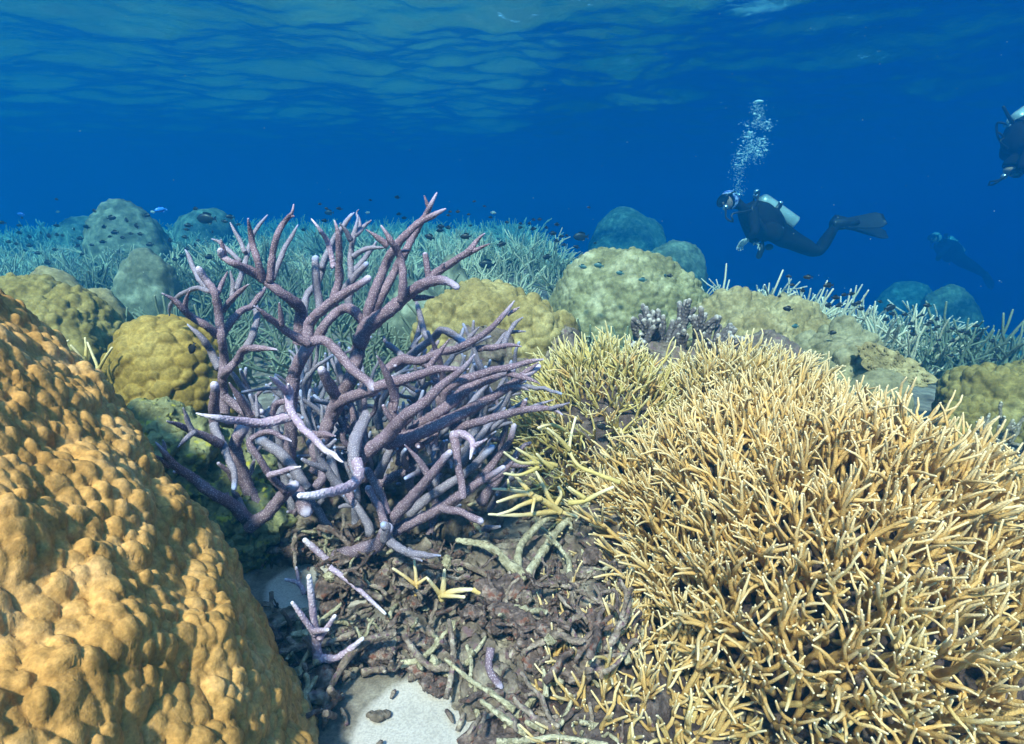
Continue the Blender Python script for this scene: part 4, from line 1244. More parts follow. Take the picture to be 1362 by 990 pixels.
# the far reef top beyond them reads as one low mass dissolving in the water
far = MB()
rng_q = np.random.default_rng(88)
protos = []
for i in range(5):
    mb = MB()
    for k in range(16):
        a = rng_q.uniform(0, 6.283); u = math.sqrt(rng_q.random())
        grow(mb, (0.2 * u * math.cos(a), 0.2 * u * math.sin(a), -0.05), (u * math.cos(a), u * math.sin(a), 1.1), 0.36 * rng_q.uniform(0.7, 1.15), 0.011, 0.006, rng_q, 1, 4, 0.08, curve=0.5, up=0.2, kids=(1, 2), spread=0.6, shrink=0.6, jit=0)
    protos.append(mb)
for _ in range(260):
    y = rng_q.uniform(9.2, 17.0); x = rng_q.uniform(-0.95, 0.45) * y
    z = float(ground_z(np.array([x]), np.array([y]))[0])
    s = rng_q.uniform(0.9, 1.7)
    far.merge(protos[int(rng_q.integers(5))], Matrix.LocRotScale(Vector((x, y, z)), Quaternion((0, 0, 1), rng_q.uniform(0, 6.28)), Vector((s, s, s * 0.9))))
o = far.build("far_thicket", M_field)
tag(o, "farthest branching corals merging into one hazy mass along the reef top", "coral", None, "stuff")
# ---------------------------------------------------------------- fish
M_fdark = plain("dark_fish_skin", (0.016, 0.019, 0.022), 0.4, 0.4, noise=0.3)
M_fteal = plain("teal_fish_skin", (0.05, 0.13, 0.14), 0.35, 0.5, noise=0.3)
M_fblue = plain("blue_fish_skin", (0.03, 0.25, 0.85), 0.35, 0.5, noise=0.2)
M_fpale = plain("pale_fish_skin", (0.35, 0.45, 0.45), 0.35, 0.5, noise=0.2)
def fish_body(mb, deep=0.42):
    xs = np.array([-0.5, -0.44, -0.34, -0.18, 0.0, 0.16, 0.28, 0.36])
    hh = np.array([0.012, 0.10, 0.19, 0.245, 0.24, 0.17, 0.09, 0.055]) * deep / 0.45
    ww = np.array([0.01, 0.055, 0.085, 0.10, 0.095, 0.06, 0.03, 0.015])
    ns = 10
    a = np.arange(ns) * 2 * math.pi / ns
    v = np.stack([np.repeat(xs, ns), (ww[:, None] * np.cos(a)).ravel(), (hh[:, None] * np.sin(a)).ravel()], -1)
    i = np.arange(len(xs) - 1)[:, None] * ns; k = np.arange(ns)[None]; k2 = (k + 1) % ns
    q = np.stack([i + k, i + k2, i + ns + k2, i + ns + k], -1).reshape(-1, 4)
    v = np.vstack([v, [[-0.51, 0, 0], [0.37, 0, 0]]])
    n = len(xs) * ns
    k = np.arange(ns); k2 = (k + 1) % ns
    t = np.vstack([np.stack([k2, k, np.full(ns, n)], -1), np.stack([n - ns + k, n - ns + k2, np.full(ns, n + 1)], -1)])
    mb.add(v, q, t)
def fin(mb, outline, th=0.008):
    o = np.array(outline, float)
    n = len(o)
    v = np.concatenate([np.stack([o[:, 0], np.full(n, s * th), o[:, 1]], -1) for s in (1, -1)])
    t = []
    for k in range(1, n - 1):
        t += [[0, k, k + 1], [n, n + k + 1, n + k]]
    q = [[k, (k + 1) % n, n + (k + 1) % n, n + k] for k in range(n)]
    mb.add(v, q, t)
TAIL = [(0.33, 0.0), (0.34, 0.05), (0.50, 0.17), (0.46, 0.05), (0.44, 0.0), (0.46, -0.05), (0.50, -0.17), (0.34, -0.05)]
DORS = [(-0.22, 0.20), (-0.12, 0.31), (0.06, 0.31), (0.22, 0.25), (0.26, 0.17), (0.20, 0.09), (0.0, 0.17)]
ANAL = [(0.0, -0.19), (0.10, -0.28), (0.22, -0.24), (0.26, -0.15), (0.20, -0.08)]
PECT = [(-0.20, -0.02), (-0.10, 0.02), (-0.05, -0.05), (-0.10, -0.10)]
small = MB(); fish_body(small); fin(small, TAIL); fin(small, DORS); fin(small, ANAL)
SMALL = {m.name: small.mesh("small_fish", m) for m in (M_fdark, M_fteal, M_fblue, M_fpale)}
rng_s = np.random.default_rng(12)
def pose_fish(o, px, py, size, real, turn=None, dmin=2.3, dmax=7.6):
    d = float(np.clip(real * FPX / size, dmin, dmax))
    o.location = Vector(P(px, py, d))
    flip = rng_s.random() < 0.16
    yaw = (math.pi if flip else 0) + rng_s.normal(0, 0.35)
    o.rotation_mode = 'QUATERNION'
    o.rotation_quaternion = Quaternion((0, 0, 1), yaw) @ Quaternion((0, 1, 0), rng_s.normal(0.05, 0.14) if turn is None else turn)
    s = size * d / FPX
    o.scale = (s, s, s * rng_s.uniform(0.85, 1.05))
def place_of(px, py):
    if px < 110: return ", at its left end"
    if px < 205: return ", in front of the tall teal dome"
    if px < 330: return ", near the largest dark fish"
    if px < 610: return ", upper group" if py < 283 else ", lower group"
    if px < 760: return ", right part" if px > 700 else ", left part"
    if px < 1150: return ", among the upright cream branches"
    if px < 1240: return ", in front of the faint blue dome"
    return ", at its lower right end"
FA = [(12,197,34),(125,170,22),(110,213,26),(108,255,32),(50,306,30),(92,317,28),(165,277,34),(232,255,28),(278,272,46),(322,266,30),(355,270,24),(167,327,32),(215,370,36),(140,355,20),(322,214,30),(320,65,16),(270,425,48),(420,235,28),(490,221,34),(590,221,40),(630,171,46),(716,184,44),(774,216,46),(828,157,40),(650,253,42),(694,282,32),(740,260,30),(795,262,34),(622,276,24),(582,306,34),(518,324,26),(440,328,30),(465,376,28),(455,287,40),(312,350,30),(850,322,40),(963,296,40),(1049,280,34),(1066,213,40),(1055,236,30),(1107,118,34),(1270,190,34),(1303,165,44),(1350,208,28),(1203,250,32),(1105,324,38),(1122,298,24),(1032,384,36),(992,405,36),(1186,392,46),(535,130,34),(1060,345,30),(930,505,26)]
FB = [(195,178,44),(240,183,34),(190,200,40),(340,233,60),(135,237,56),(540,277,52),(880,232,30),(830,215,40),(720,190,36),(795,183,26),(855,165,36),(648,182,26),(650,160,24),(700,160,26),(757,136,26),(722,138,24),(573,152,26),(480,125,24),(355,108,22),(365,172,22),(293,92,26),(240,113,22),(852,258,36),(895,280,30),(965,292,36),(910,226,24),(1072,270,22),(1034,68,16),(387,34,20),(445,62,20),(800,350,50)]
FC = [(115,150,28),(218,155,42),(326,198,48),(133,195,28),(188,224,36),(68,256,26),(447,243,36),(363,262,40),(410,248,30),(327,305,44),(383,303,46),(485,291,38),(462,300,34),(500,322,34),(650,317,60),(600,285,26),(665,349,36),(630,379,38),(731,352,30),(850,305,36),(800,367,32),(821,356,28),(862,394,36),(850,406,26),(899,377,36),(906,418,32),(888,432,24),(762,400,32),(764,426,28),(852,441,30),(986,427,30),(961,443,26),(1030,442,34),(1062,450,44),(1106,413,34),(775,457,40),(914,488,26),(899,519,38),(889,547,24),(985,491,34),(1027,548,34),(1115,481,26),(1193,492,32),(1218,552,44),(1205,591,40),(1138,602,36),(118,320,56),(137,415,52),(338,455,44),(600,628,50),(978,570,30)]
FD = [(125,105,24),(168,135,26),(250,135,38),(155,212,40),(18,272,30),(625,62,34),(450,80,22),(635,170,30),(670,195,32),(905,250,40),(905,275,44),(955,258,32),(965,155,26),(1015,155,24),(835,320,50)]
for L, ox, oy, k, lab, grp in (
        (FA, 0, 250, 4.256, "tiny dark fish of the far left school", "dark fish over the left reef"),
        (FB, 540, 260, 4.256, "tiny dark fish over the thicket left of the green dome", "dark fish over the middle thicket"),
        (FC, 1020, 330, 3.98, "dark fish of the right slope school", "dark fish over the right slope"),
        (FD, 400, 250, 4.864, "tiny dark fish behind the purple branch tops", "dark fish behind the purple coral")):
    for x, y, s in L:
        o = link("small_fish", SMALL["dark_fish_skin"])
        pose_fish(o, ox + x / k, oy + y / k, max(s / k * 1.15, 5.5), 0.072, dmax={0: 4.6, 540: 4.6, 1020: 2.95, 400: 4.2}[ox] if not (ox == 1020 and x < 380) else 2.75)
        pxx = ox + x / k; pyy = oy + y / k
        tag(o, lab + place_of(pxx, pyy), "fish", grp)
for x, y, s, m, lab in [(1000, 404, 50, "teal_fish_skin", "teal green fish, left one of the pair at the top of the big green dome"), (1092, 397, 60, "teal_fish_skin", "teal green fish, right one of the pair at the top of the big green dome"),
                        (1212, 440, 48, "teal_fish_skin", "pale bellied teal fish on the front of the big green dome"), (1340, 478, 52, "teal_fish_skin", "teal fish with dark back near the right shoulder of the big green dome")]:
    o = link("small_fish", SMALL[m]); pose_fish(o, 540 + x / 4.256, 260 + y / 4.256, s / 4.256, 0.05, dmax=2.75, dmin=2.6); tag(o, lab, "fish")
for px, py, s, m, lab in [(213.8, 279, 15, "blue_fish_skin", "bright blue fish right of the tall teal dome coral"), (28, 285, 10, "blue_fish_skin", "bright blue fish near the far left edge above the dark school"), (203, 282, 8, "pale_fish_skin", "pale fish just behind the bright blue fish"),
                          (656, 283, 8, "pale_fish_skin", "pale fish over the far middle thicket"), (77, 282, 7, "pale_fish_skin", "pale fish above the far left school"), (489, 283, 7, "pale_fish_skin", "pale fish above the purple coral tips"),
                          (77, 365, 8, "dark_fish_skin", "black fish touching the pale lump on the left ridge"), (885, 367, 9, "teal_fish_skin", "greenish fish on the right face of the big green dome"), (891, 367, 9, "dark_fish_skin", "dark fish overlapping the greenish one on the big green dome"),
                          (1048, 411, 13, "dark_fish_skin", "dark fish hovering just above the cream mound"), (1058, 434, 12, "teal_fish_skin", "grey fish resting against the cream mound"), (1107, 443, 11, "dark_fish_skin", "dark fish above the grey green lumps"), (1170, 486, 14, "teal_fish_skin", "blue grey fish under the lip of the tan plate coral")]:
    o = link("small_fish", SMALL[m]); pose_fish(o, px, py, s, 0.06, dmax=2.35 if 1040 < px < 1180 else (2.75 if 880 < px < 900 else 7.0), dmin=2.05 if px > 700 else 2.6); tag(o, lab, "fish")

def big_fish(label, px, py, size, real, mat, dmin=1.0, turn=0.0, yaw=0.0):
    d = max(real * FPX / size, dmin)
    r = empty("reef_fish", P(px, py, d))
    tag(r, label, "fish")
    b = MB(); fish_body(b, 0.46); b.build("body", mat, r)
    for nm, ol in (("tail_fin", TAIL), ("dorsal_fin", DORS), ("anal_fin", ANAL)):
        f = MB(); fin(f, ol); f.build(nm, mat, r)
    for s in (1, -1):
        f = MB(); fin(f, PECT, 0.004)
        o = f.build("pectoral_fin", mat, r); o.location = (0, s * 0.105, 0); o.rotation_euler = (0, 0, s * 0.3)
        e = MB(); ellipsoid(e, (-0.38, s * 0.066, 0.045), (0.022, 0.012, 0.022), 2); e.build("eye", M_eye, r)
    r.rotation_mode = 'QUATERNION'
    r.rotation_quaternion = Quaternion((0, 0, 1), yaw) @ Quaternion((0, 1, 0), turn)
    s = size * d / FPX
    r.scale = (s, s, s)
    return r
M_eye = plain("fish_eye", (0.05, 0.05, 0.04), 0.2, 0.6)
big_fish("largest dark fish, oval, swimming left above the far reef", 275, 291, 27, 0.17, M_fdark, turn=0.03)
big_fish("dark oval fish in front of the tall teal dome coral", 129, 314, 17, 0.13, M_fdark, turn=-0.1)
big_fish("dark oval fish left of the mustard boulder coral", 648, 352, 23, 0.13, M_fdark, turn=0.05)
big_fish("dark rough looking fish left of the big green dome over the thicket", 773, 315, 21, 0.15, M_fdark)
big_fish("dark oval fish hovering above the small forked purple branches", 438, 283, 13, 0.12, M_fdark)
big_fish("black fish hiding among the yellow branches of the straw mound", 801, 568, 17, 0.034, M_fdark, turn=0.35)
big_fish("slender dark green fish standing upright above the pale yellow sprig", 754, 645, 24, 0.05, M_fteal, turn=1.45)
big_fish("tiny dark fish with pale stripe beside the olive yellow boulder", 256, 463, 18, 0.03, M_fdark, turn=-1.1)
big_fish("small yellow fish in the lower rubble beside the yellow mound", 714, 935, 13, 0.022, plain("yellow_fish_skin", (0.5, 0.32, 0.02), 0.4), turn=1.3)
# ---------------------------------------------------------------- divers
M_suit = plain("black_wetsuit", (0.008, 0.009, 0.013), 0.8, 0.1, noise=0.3, nscale=20)
M_vest = plain("black_vest", (0.010, 0.010, 0.013), 0.8, 0.1, noise=0.4, nscale=25)
M_rubber = plain("black_rubber", (0.010, 0.010, 0.012), 0.4, 0.4)
M_tank = plain("aluminium_tank", (0.40, 0.47, 0.45), 0.35, 0.5, metal=0.25, noise=0.15, nscale=12)
M_chrome = plain("chrome", (0.7, 0.7, 0.72), 0.2, 0.5, metal=0.8)
M_skin = plain("skin", (0.42, 0.26, 0.19), 0.5, 0.3, noise=0.1)
M_glove = plain("pale_glove", (0.48, 0.46, 0.42), 0.6, 0.3, noise=0.2)
M_glass = plain("mask_glass", (0.03, 0.05, 0.08), 0.08, 0.6)
M_yfin = plain("yellow_fin", (0.62, 0.60, 0.10), 0.45, 0.4, noise=0.1)
def hood_mat():
    m, nt, b = new_mat("patterned_hood")
    tc = nd(nt, "ShaderNodeTexCoord")
    v = nd(nt, "ShaderNodeTexVoronoi", i_Scale=26.0)
    nt.links.new(tc.outputs["Object"], v.inputs["Vector"])
    nt.links.new(ramp(nt, v.outputs["Distance"], [(0.25, (0.10, 0.22, 0.75)), (0.45, (0.03, 0.05, 0.25)), (0.7, (0.45, 0.55, 0.85))]), b.inputs["Base Color"])
    b.inputs["Roughness"].default_value = 0.7
    return m
M_hood = hood_mat()

def skin_body(name, nodes, edges, mat, parent, root, levels=2):
    """nodes: {key: (xyz, radius or (rx, ry))}: one continuous skinned surface."""
    keys = list(nodes)
    me = bpy.data.meshes.new(name)
    me.from_pydata([tuple(nodes[k][0]) for k in keys], [(keys.index(a), keys.index(b)) for a, b in edges], [])
    me.materials.append(mat)
    o = link(name, me, parent)
    sk = o.modifiers.new("skin", 'SKIN')
    sk.branch_smoothing = 0.6
    sk.use_smooth_shade = True
    for i, k in enumerate(keys):
        r = nodes[k][1]
        d = me.skin_vertices[0].data[i]
        d.radius = r if isinstance(r, tuple) else (r, r)
        d.use_root = (k == root)
    ss = o.modifiers.new("subdivision", 'SUBSURF')
    ss.levels = levels; ss.render_levels = levels
    return o

def hand(parent, wrist, direction, palm_n, size, mat, curl=0.9, thumb_side=1):
    """Palm, four unequal curled fingers and a thumb from the side of the palm, as one glove mesh."""
    d = np.asarray(direction, float); d /= np.linalg.norm(d)
    n = np.asarray(palm_n, float); n -= d * np.dot(n, d); n /= np.linalg.norm(n)
    s = np.cross(d, n) * thumb_side
    mb = MB()
    w = np.asarray(wrist, float)
    R_ = np.stack([d, s, n], 1)
    ellipsoid(mb, w + d * size * 0.26, (size * 0.30, size * 0.22, size * 0.12), 3, R_)
    for j, (off, ln) in enumerate(((0.155, 0.40), (0.05, 0.46), (-0.055, 0.43), (-0.15, 0.34))):
        base = w + d * size * 0.46 + s * size * off
        pts = [base - d * size * .08]
        ang = 0.15
        p = base
        for k in range(4):
            pts.append(p)
            dirv = d * math.cos(ang) + n * math.sin(ang) + s * off * 0.5
            p = p + dirv * size * ln / 3.2
            ang += curl * (0.45 + 0.08 * j)
        c, r = smooth_line(np.array(pts), np.linspace(size * 0.052, size * 0.036, len(pts)), 12)
        tube(mb, c, r, 8)
    t0 = w + d * size * 0.14 + s * size * 0.18
    pts = [t0 - s * size * .06, t0, t0 + (s * 0.75 + d * 0.5 + n * 0.25) * size * 0.15, t0 + (s * 0.85 + d * 1.2 + n * 0.6) * size * 0.20]
    c, r = smooth_line(np.array(pts), np.linspace(size * 0.06, size * 0.04, 4), 10)
    tube(mb, c, r, 8)
    return mb.build("glove", mat, parent)

def loft_fin(mb, a, b, nrm, w0, w1, th):
    """A fin blade from a to b, ribbed, wider at the far end; nrm is the blade's normal."""
    a, b, nrm = (np.asarray(x, float) for x in (a, b, nrm))
    d = b - a; L = np.linalg.norm(d); d /= L
    s = np.cross(d, nrm); s /= np.linalg.norm(s); nn = np.cross(s, d)
    n = 14
    rows = []
    for i in range(n):
        u = i / (n - 1)
        w = (w0 + (w1 - w0) * min(1, u * 1.5)) * (1 - 0.35 * max(0, u - 0.86) / 0.14)
        t = th * (1.2 - u)
        bend = nn * 0.05 * L * u * u
        c = a + d * L * u + bend
        prof = [(-1, 0), (-0.92, 1.6), (-0.75, .7), (0, .6), (0.75, .7), (0.92, 1.6), (1, 0), (0.92, -1.6), (0.75, -.7), (0, -.6), (-0.75, -.7), (-0.92, -1.6)]
        rows.append([c + s * w * p_ + nn * t * q_ for p_, q_ in prof])
    v = np.array(rows).reshape(-1, 3)
    m = 12
    i = np.arange(n - 1)[:, None] * m; k = np.arange(m)[None]; k2 = (k + 1) % m
    q = np.stack([i + k, i + k2, i + m + k2, i + m + k], -1).reshape(-1, 4)
    t = []
    for base, flip in ((0, False), ((n - 1) * m, True)):
        for k in range(1, m - 1):
            t.append([base, base + k + 1, base + k] if not flip else [base, base + k, base + k + 1])
    mb.add(v, q, t)

def diver(label, pos, J, scale_r=1.0, fin_mat=None, hands=True, detail=True, hood=None, group=None, look=(-1, -0.25, -0.1)):
    """J: joints in metres relative to pos (x right, y away, z up). Everything worn is a child of the person."""
    fin_mat = fin_mat or M_rubber
    p = empty("person", pos)
    tag(p, label, "diver", group)
    A = {k: np.array(v, float) for k, v in J.items()}
    s = scale_r
    nodes, edges = {}, []
    def add(k, xyz, r, to=None):
        nodes[k] = (np.array(xyz, float), r)
        if to: edges.append((to, k))
    add('pelvis', A['pelvis'], (0.135 * s, 0.155 * s))
    add('waist', A['pelvis'] * 0.6 + A['chest'] * 0.4, (0.13 * s, 0.15 * s), 'pelvis')
    add('chest', A['chest'], (0.155 * s, 0.175 * s), 'waist')
    sh = A['chest'] * 0.35 + A['neck'] * 0.65
    add('shoulders', sh, (0.13 * s, 0.16 * s), 'chest')
    add('neck', A['neck'], 0.062 * s, 'shoulders')
    hd = A['head'] - A['neck']; hd /= np.linalg.norm(hd)
    add('jaw', A['head'] - hd * 0.05 * s, 0.082 * s, 'neck')
    add('crown', A['head'] + hd * 0.045 * s, 0.088 * s, 'jaw')
    for sd in ('near', 'far'):
        y = -1 if sd == 'near' else 1
        add('shoulder_' + sd, sh + np.array([0, y * 0.17 * s, 0]), 0.072 * s, 'shoulders')
        add('elbow_' + sd, A['elbow_' + sd], 0.054 * s, 'shoulder_' + sd)
        add('wrist_' + sd, A['wrist_' + sd], 0.036 * s, 'elbow_' + sd)
        add('hip_' + sd, A['pelvis'] + (A['knee_' + sd] - A['pelvis']) * 0.2 + np.array([0, y * 0.085 * s, 0]), 0.112 * s, 'pelvis')
        add('thigh_' + sd, A['hip_' + sd] if ('hip_' + sd) in A else A['pelvis'] * 0.5 + A['knee_' + sd] * 0.5 + np.array([0, y * 0.05, 0]), 0.092 * s, 'hip_' + sd)
        add('knee_' + sd, A['knee_' + sd], 0.066 * s, 'thigh_' + sd)
        add('calf_' + sd, A['knee_' + sd] * 0.6 + A['ankle_' + sd] * 0.4, 0.066 * s, 'knee_' + sd)
        add('ankle_' + sd, A['ankle_' + sd], 0.046 * s, 'calf_' + sd)
        fd = A['fin_' + sd] - A['ankle_' + sd]; fd /= np.linalg.norm(fd)
        add('foot_' + sd, A['ankle_' + sd] + fd * 0.13 * s, 0.046 * s, 'ankle_' + sd)
    skin_body("body", nodes, edges, M_suit, p, 'pelvis')
    for sd in ('near', 'far'):
        fd = A['fin_' + sd] - A['ankle_' + sd]; L = np.linalg.norm(fd); fd /= L
        mb = MB()
        nrm = A.get('finn_' + sd, np.array([0.1, -0.35, 1.0]))
        loft_fin(mb, A['ankle_' + sd] + fd * 0.10 * s, A['fin_' + sd], nrm, 0.065 * s, 0.105 * s, 0.010)
        f = mb.build("fin", fin_mat, p)
        mb = MB()
        c, r = smooth_line(np.array([A['ankle_' + sd] - fd * 0.06 * s, A['ankle_' + sd] + fd * 0.05 * s, A['ankle_' + sd] + fd * 0.20 * s]), np.array([0.058, 0.068, 0.05]) * s, 10)
        tube(mb, c, r, 14)
        mb.build("foot_pocket", fin_mat, f)
        if hands:
            wd = A['wrist_' + sd] - A['elbow_' + sd]
            hand(p, A['wrist_' + sd] + wd / np.linalg.norm(wd) * 0.01, wd, A.get('palm', np.array([-.3, 0.2, -1.0])), 0.19 * s, M_glove, thumb_side=1 if sd == 'near' else -1)
    # buoyancy vest wrapping the chest, with shoulder and belly lobes
    ax = A['neck'] - A['pelvis']; ax /= np.linalg.norm(ax)
    back = A['back'] / np.linalg.norm(A['back'])
    side = np.cross(ax, back)
    Rm = np.stack([ax, side, back], 1)
    mb = MB()
    v, t = icosphere(4)
    w = v * np.array([0.27, 0.215, 0.185]) * s
    w = w + v * (0.022 * fbm(w, 9, 4))[:, None]
    w = np.sign(w) * np.abs(w)
    mb.add(w @ Rm.T + A['chest'] * 0.86 + A['pelvis'] * 0.14 + back * 0.015, None, t)
    vest = mb.build("buoyancy_vest", M_vest, p)
    for off in (-0.20, 0.20):
        mb = MB()
        ellipsoid(mb, A['chest'] * 0.5 + A['pelvis'] * 0.5 + side * off * s - back * 0.05, (0.12 * s, 0.06 * s, 0.10 * s), 3, Rm)
        mb.build("pocket", M_vest, vest)
    # tank, band, valve
    ta, tb = A['tank_top'], A['tank_bottom']
    td = ta - tb; td /= np.linalg.norm(td)
    mb = MB()
    rr = 0.088 * s
    prof = [(0.0, 0.80), (0.01, 0.95), (0.03, 1.0), (0.5, 1.0), (0.86, 1.0), (0.92, 0.93), (0.96, 0.75), (0.985, 0.5), (1.0, 0.28)]
    Lt = np.linalg.norm(ta - tb)
    tube(mb, np.array([tb + td * Lt * u for u, _ in prof]), np.array([rr * k for _, k in prof]), 24, cap='flat')
    tank = mb.build("air_tank", M_tank, p)
    mb = MB()
    cb = tb + td * Lt * 0.56
    tube(mb, np.array([cb - td * 0.028, cb - td * 0.027, cb + td * 0.027, cb + td * 0.028]), np.array([rr * 0.9, rr * 1.05, rr * 1.05, rr * 0.9]), 24, cap='flat')
    band = mb.build("tank_band", M_rubber, tank)
    mb = MB()
    ellipsoid(mb, cb + back * rr * 1.05 + np.array([0, -0.02, 0]), (0.03, 0.02, 0.018), 2)
    mb.build("buckle", M_chrome, tank)
    mb = MB()
    tube(mb, np.array([ta - td * 0.01, ta + td * 0.035, ta + td * 0.06]), np.array([0.025, 0.022, 0.02]), 12)
    tube(mb, np.array([ta + td * 0.04 - side * 0.06, ta + td * 0.04, ta + td * 0.04 + side * 0.06]), np.array([0.018, 0.016, 0.020]), 10)
    ellipsoid(mb, ta + td * 0.06 + back * 0.04, (0.035, 0.03, 0.035), 2)
    mb.build("valve", M_chrome if detail else M_rubber, tank)
    # head gear
    lk = np.asarray(look, float); lk /= np.linalg.norm(lk)
    hc = A['head']
    mb = MB()
    v, t = icosphere(4)
    keep_v = v * np.array([0.098, 0.092, 0.105]) * s
    up = hd - lk * np.dot(hd, lk); up /= np.linalg.norm(up)
    sx = np.cross(lk, up)
    Rh = np.stack([lk, sx, up], 1)
    sel = ~((v[:, 0] > 0.35) & (v[:, 2] < 0.35))
    tt = t[np.all(sel[t], axis=1)]
    us = np.unique(tt); rm = np.zeros(len(v), int); rm[us] = np.arange(len(us))
    mb.add(keep_v[us] @ Rh.T + hc, None, rm[tt])
    ho = mb.build("hood", hood or M_suit, p)
    sd_ = ho.modifiers.new("solid", 'SOLIDIFY'); sd_.thickness = 0.006
    mb = MB()
    ellipsoid(mb, hc + lk * 0.062 * s - up * 0.012 * s, (0.045 * s, 0.072 * s, 0.085 * s), 3, Rh)
    face = mb.build("face", M_skin, p)
    mb = MB()
    ellipsoid(mb, hc + lk * 0.108 * s - up * 0.015 * s, (0.020 * s, 0.014 * s, 0.02 * s), 2, Rh); mb.build("nose", M_skin, face)
    mb = MB()
    ellipsoid(mb, hc + lk * 0.095 * s - up * 0.065 * s, (0.016 * s, 0.026 * s, 0.008 * s), 2, Rh); mb.build("mouth", M_skin, face)
    mb = MB()
    c0 = hc + lk * 0.085 * s + up * 0.022 * s
    ring = [c0 + sx * 0.080 * s * math.cos(a) + up * 0.045 * s * math.sin(a) * (1.0) for a in np.linspace(0, 2 * math.pi, 25)]
    for k_ in (0.0, 0.02):
        tube(mb, np.array(ring) + lk * k_, np.full(25, 0.012 * s), 8, cap='flat')
    mask = mb.build("mask", M_rubber, p)
    mb = MB()
    ellipsoid(mb, c0 + lk * 0.018 * s, (0.010 * s, 0.076 * s, 0.042 * s), 3, Rh)
    mb.build("lens", M_glass, mask)
    mb = MB()
    st = [hc + lk * 0.07 * s * math.cos(a) * 1.1 + sx * 0.098 * s * math.sin(a) + up * 0.025 * s for a in np.linspace(0.6, 2 * math.pi - 0.6, 22)]
    tube(mb, np.array(st), np.full(22, 0.010), 6, cap='flat')
    mb.build("strap", M_rubber, mask)
    rg = hc + lk * 0.125 * s - up * 0.070 * s
    mb = MB()
    ellipsoid(mb, rg, (0.03, 0.036, 0.034), 3, Rh)
    tube(mb, np.array([rg - lk * 0.05, rg]), np.array([0.016, 0.02]), 10)
    reg = mb.build("regulator", M_chrome if detail else M_rubber, p)
    def hose(pts, r=0.011, name="hose"):
        c, rr_ = smooth_line(np.array(pts), np.full(len(pts), r), 30)
        m_ = MB(); tube(m_, c, rr_, 8)
        return m_.build(name, M_rubber, p)
    loop = A.get('loop')
    vt = ta + td * 0.06
    hose([vt, vt + side * -0.12 + back * 0.03, sh - side * 0.22, rg - up * 0.10 + lk * 0.02 - side * 0.14, rg - up * 0.19 + lk * 0.07 - side * 0.10, rg - up * 0.12 + lk * 0.10 - side * 0.04, rg - side * 0.02])
    hose([vt, vt + side * 0.12 + back * 0.05, A['chest'] + side * 0.22, A['chest'] * 0.4 + A['pelvis'] * 0.6 + side * 0.2 - back * 0.18])
    if detail:
        mb = MB()
        g0 = A['chest'] * 0.55 + A['pelvis'] * 0.45 - back * 0.22 + np.array([0.02, -0.1, -0.03])
        tube(mb, np.array([g0 + [0, 0, 0.08], g0 + [0.0, 0, -0.02], g0 + [-0.02, 0, -0.10]]), np.array([0.012, 0.034, 0.03]), 12)
        ellipsoid(mb, g0 + np.array([0.09, 0.02, 0.0]), (0.05, 0.03, 0.035), 2)
        mb.build("gauge_console", M_rubber, p)
        mb = MB()
        c, r = smooth_line(np.array([sh - side * 0.16 + back * 0.08, sh - side * 0.22, A['chest'] - side * 0.23 - back * 0.05, A['chest'] * 0.6 + A['pelvis'] * 0.4 - side * 0.22 - back * 0.10]), np.array([0.016] * 4), 18)
        tube(mb, c, r, 8)
        mb.build("inflator_hose", M_rubber, p)
        mb = MB()
        ring = [A['chest'] * 0.35 + A['pelvis'] * 0.65 - side * 0.215 + ax * 0.022 * math.cos(a) + back * 0.03 * math.sin(a) for a in np.linspace(0, 5.2, 16)]
        tube(mb, np.array(ring), np.full(16, 0.007), 6)
        mb.build("clip", M_chrome, p)
    return p

D0 = 6.4
O0 = P(1040, 305, D0)
def crop_joint(x, y, w=0.0, ox=930, oy=230, k=5.044, d=D0, o=O0):
    return P(ox + x / k, oy + y / k, d + w) - o
j = crop_joint
J0 = dict(pelvis=j(565, 425), chest=j(395, 315), neck=j(278, 222), head=j(205, 182), elbow_near=j(330, 420, -0.26), elbow_far=j(350, 440, 0.26), wrist_near=j(300, 442, -0.16), wrist_far=j(390, 470, 0.08),
          knee_near=j(800, 535, -0.10), knee_far=j(785, 540, 0.12), ankle_near=j(925, 345, -0.10), ankle_far=j(935, 325, 0.14), fin_near=j(1240, 318, -0.10), fin_far=j(1250, 425, 0.18),
          tank_top=j(400, 172, 0.0), tank_bottom=j(640, 345, 0.0), back=np.array([0.55, 0.0, 0.83]))
J0['wrist_near'] = j(330, 440, -0.22); J0['elbow_near'] = j(375, 400, -0.30)
J0['finn_near'] = np.array([0.0, -0.75, 0.66]); J0['finn_far'] = np.array([0.35, -0.6, 0.75])
diver("diver in black wetsuit with silver tank and patterned hood swimming left, bubbles rising", O0, J0, hood=M_hood, look=(-0.9, -0.5, -0.25))

# partly visible diver at the right edge, head down
D1 = 6.0
O1 = P(1372, 180, D1)
j1 = lambda x, y, w=0.0: crop_joint(x, y, w, 1300, 110, 7.07, D1, O1)
J1 = dict(pelvis=j1(700, 330, 0.1), chest=j1(430, 510), neck=j1(370, 680), head=j1(362, 770), elbow_near=j1(420, 790, -0.3), elbow_far=j1(470, 800, 0.3), wrist_near=j1(520, 860, -0.2), wrist_far=j1(540, 850, 0.15),
          knee_near=j1(1050, 240, 0.0), knee_far=j1(1050, 200, 0.25), ankle_near=j1(1330, 100, 0.1), ankle_far=j1(1330, 60, 0.3), fin_near=j1(1700, 0, 0.1), fin_far=j1(1700, -60, 0.35),
          tank_top=j1(375, 330, 0.05), tank_bottom=j1(640, 110, 0.1), back=np.array([-0.35, 0.0, 0.93]))
J1['tank_top'] = j1(345, 375, 0.05); J1['tank_bottom'] = j1(700, 130, 0.1)
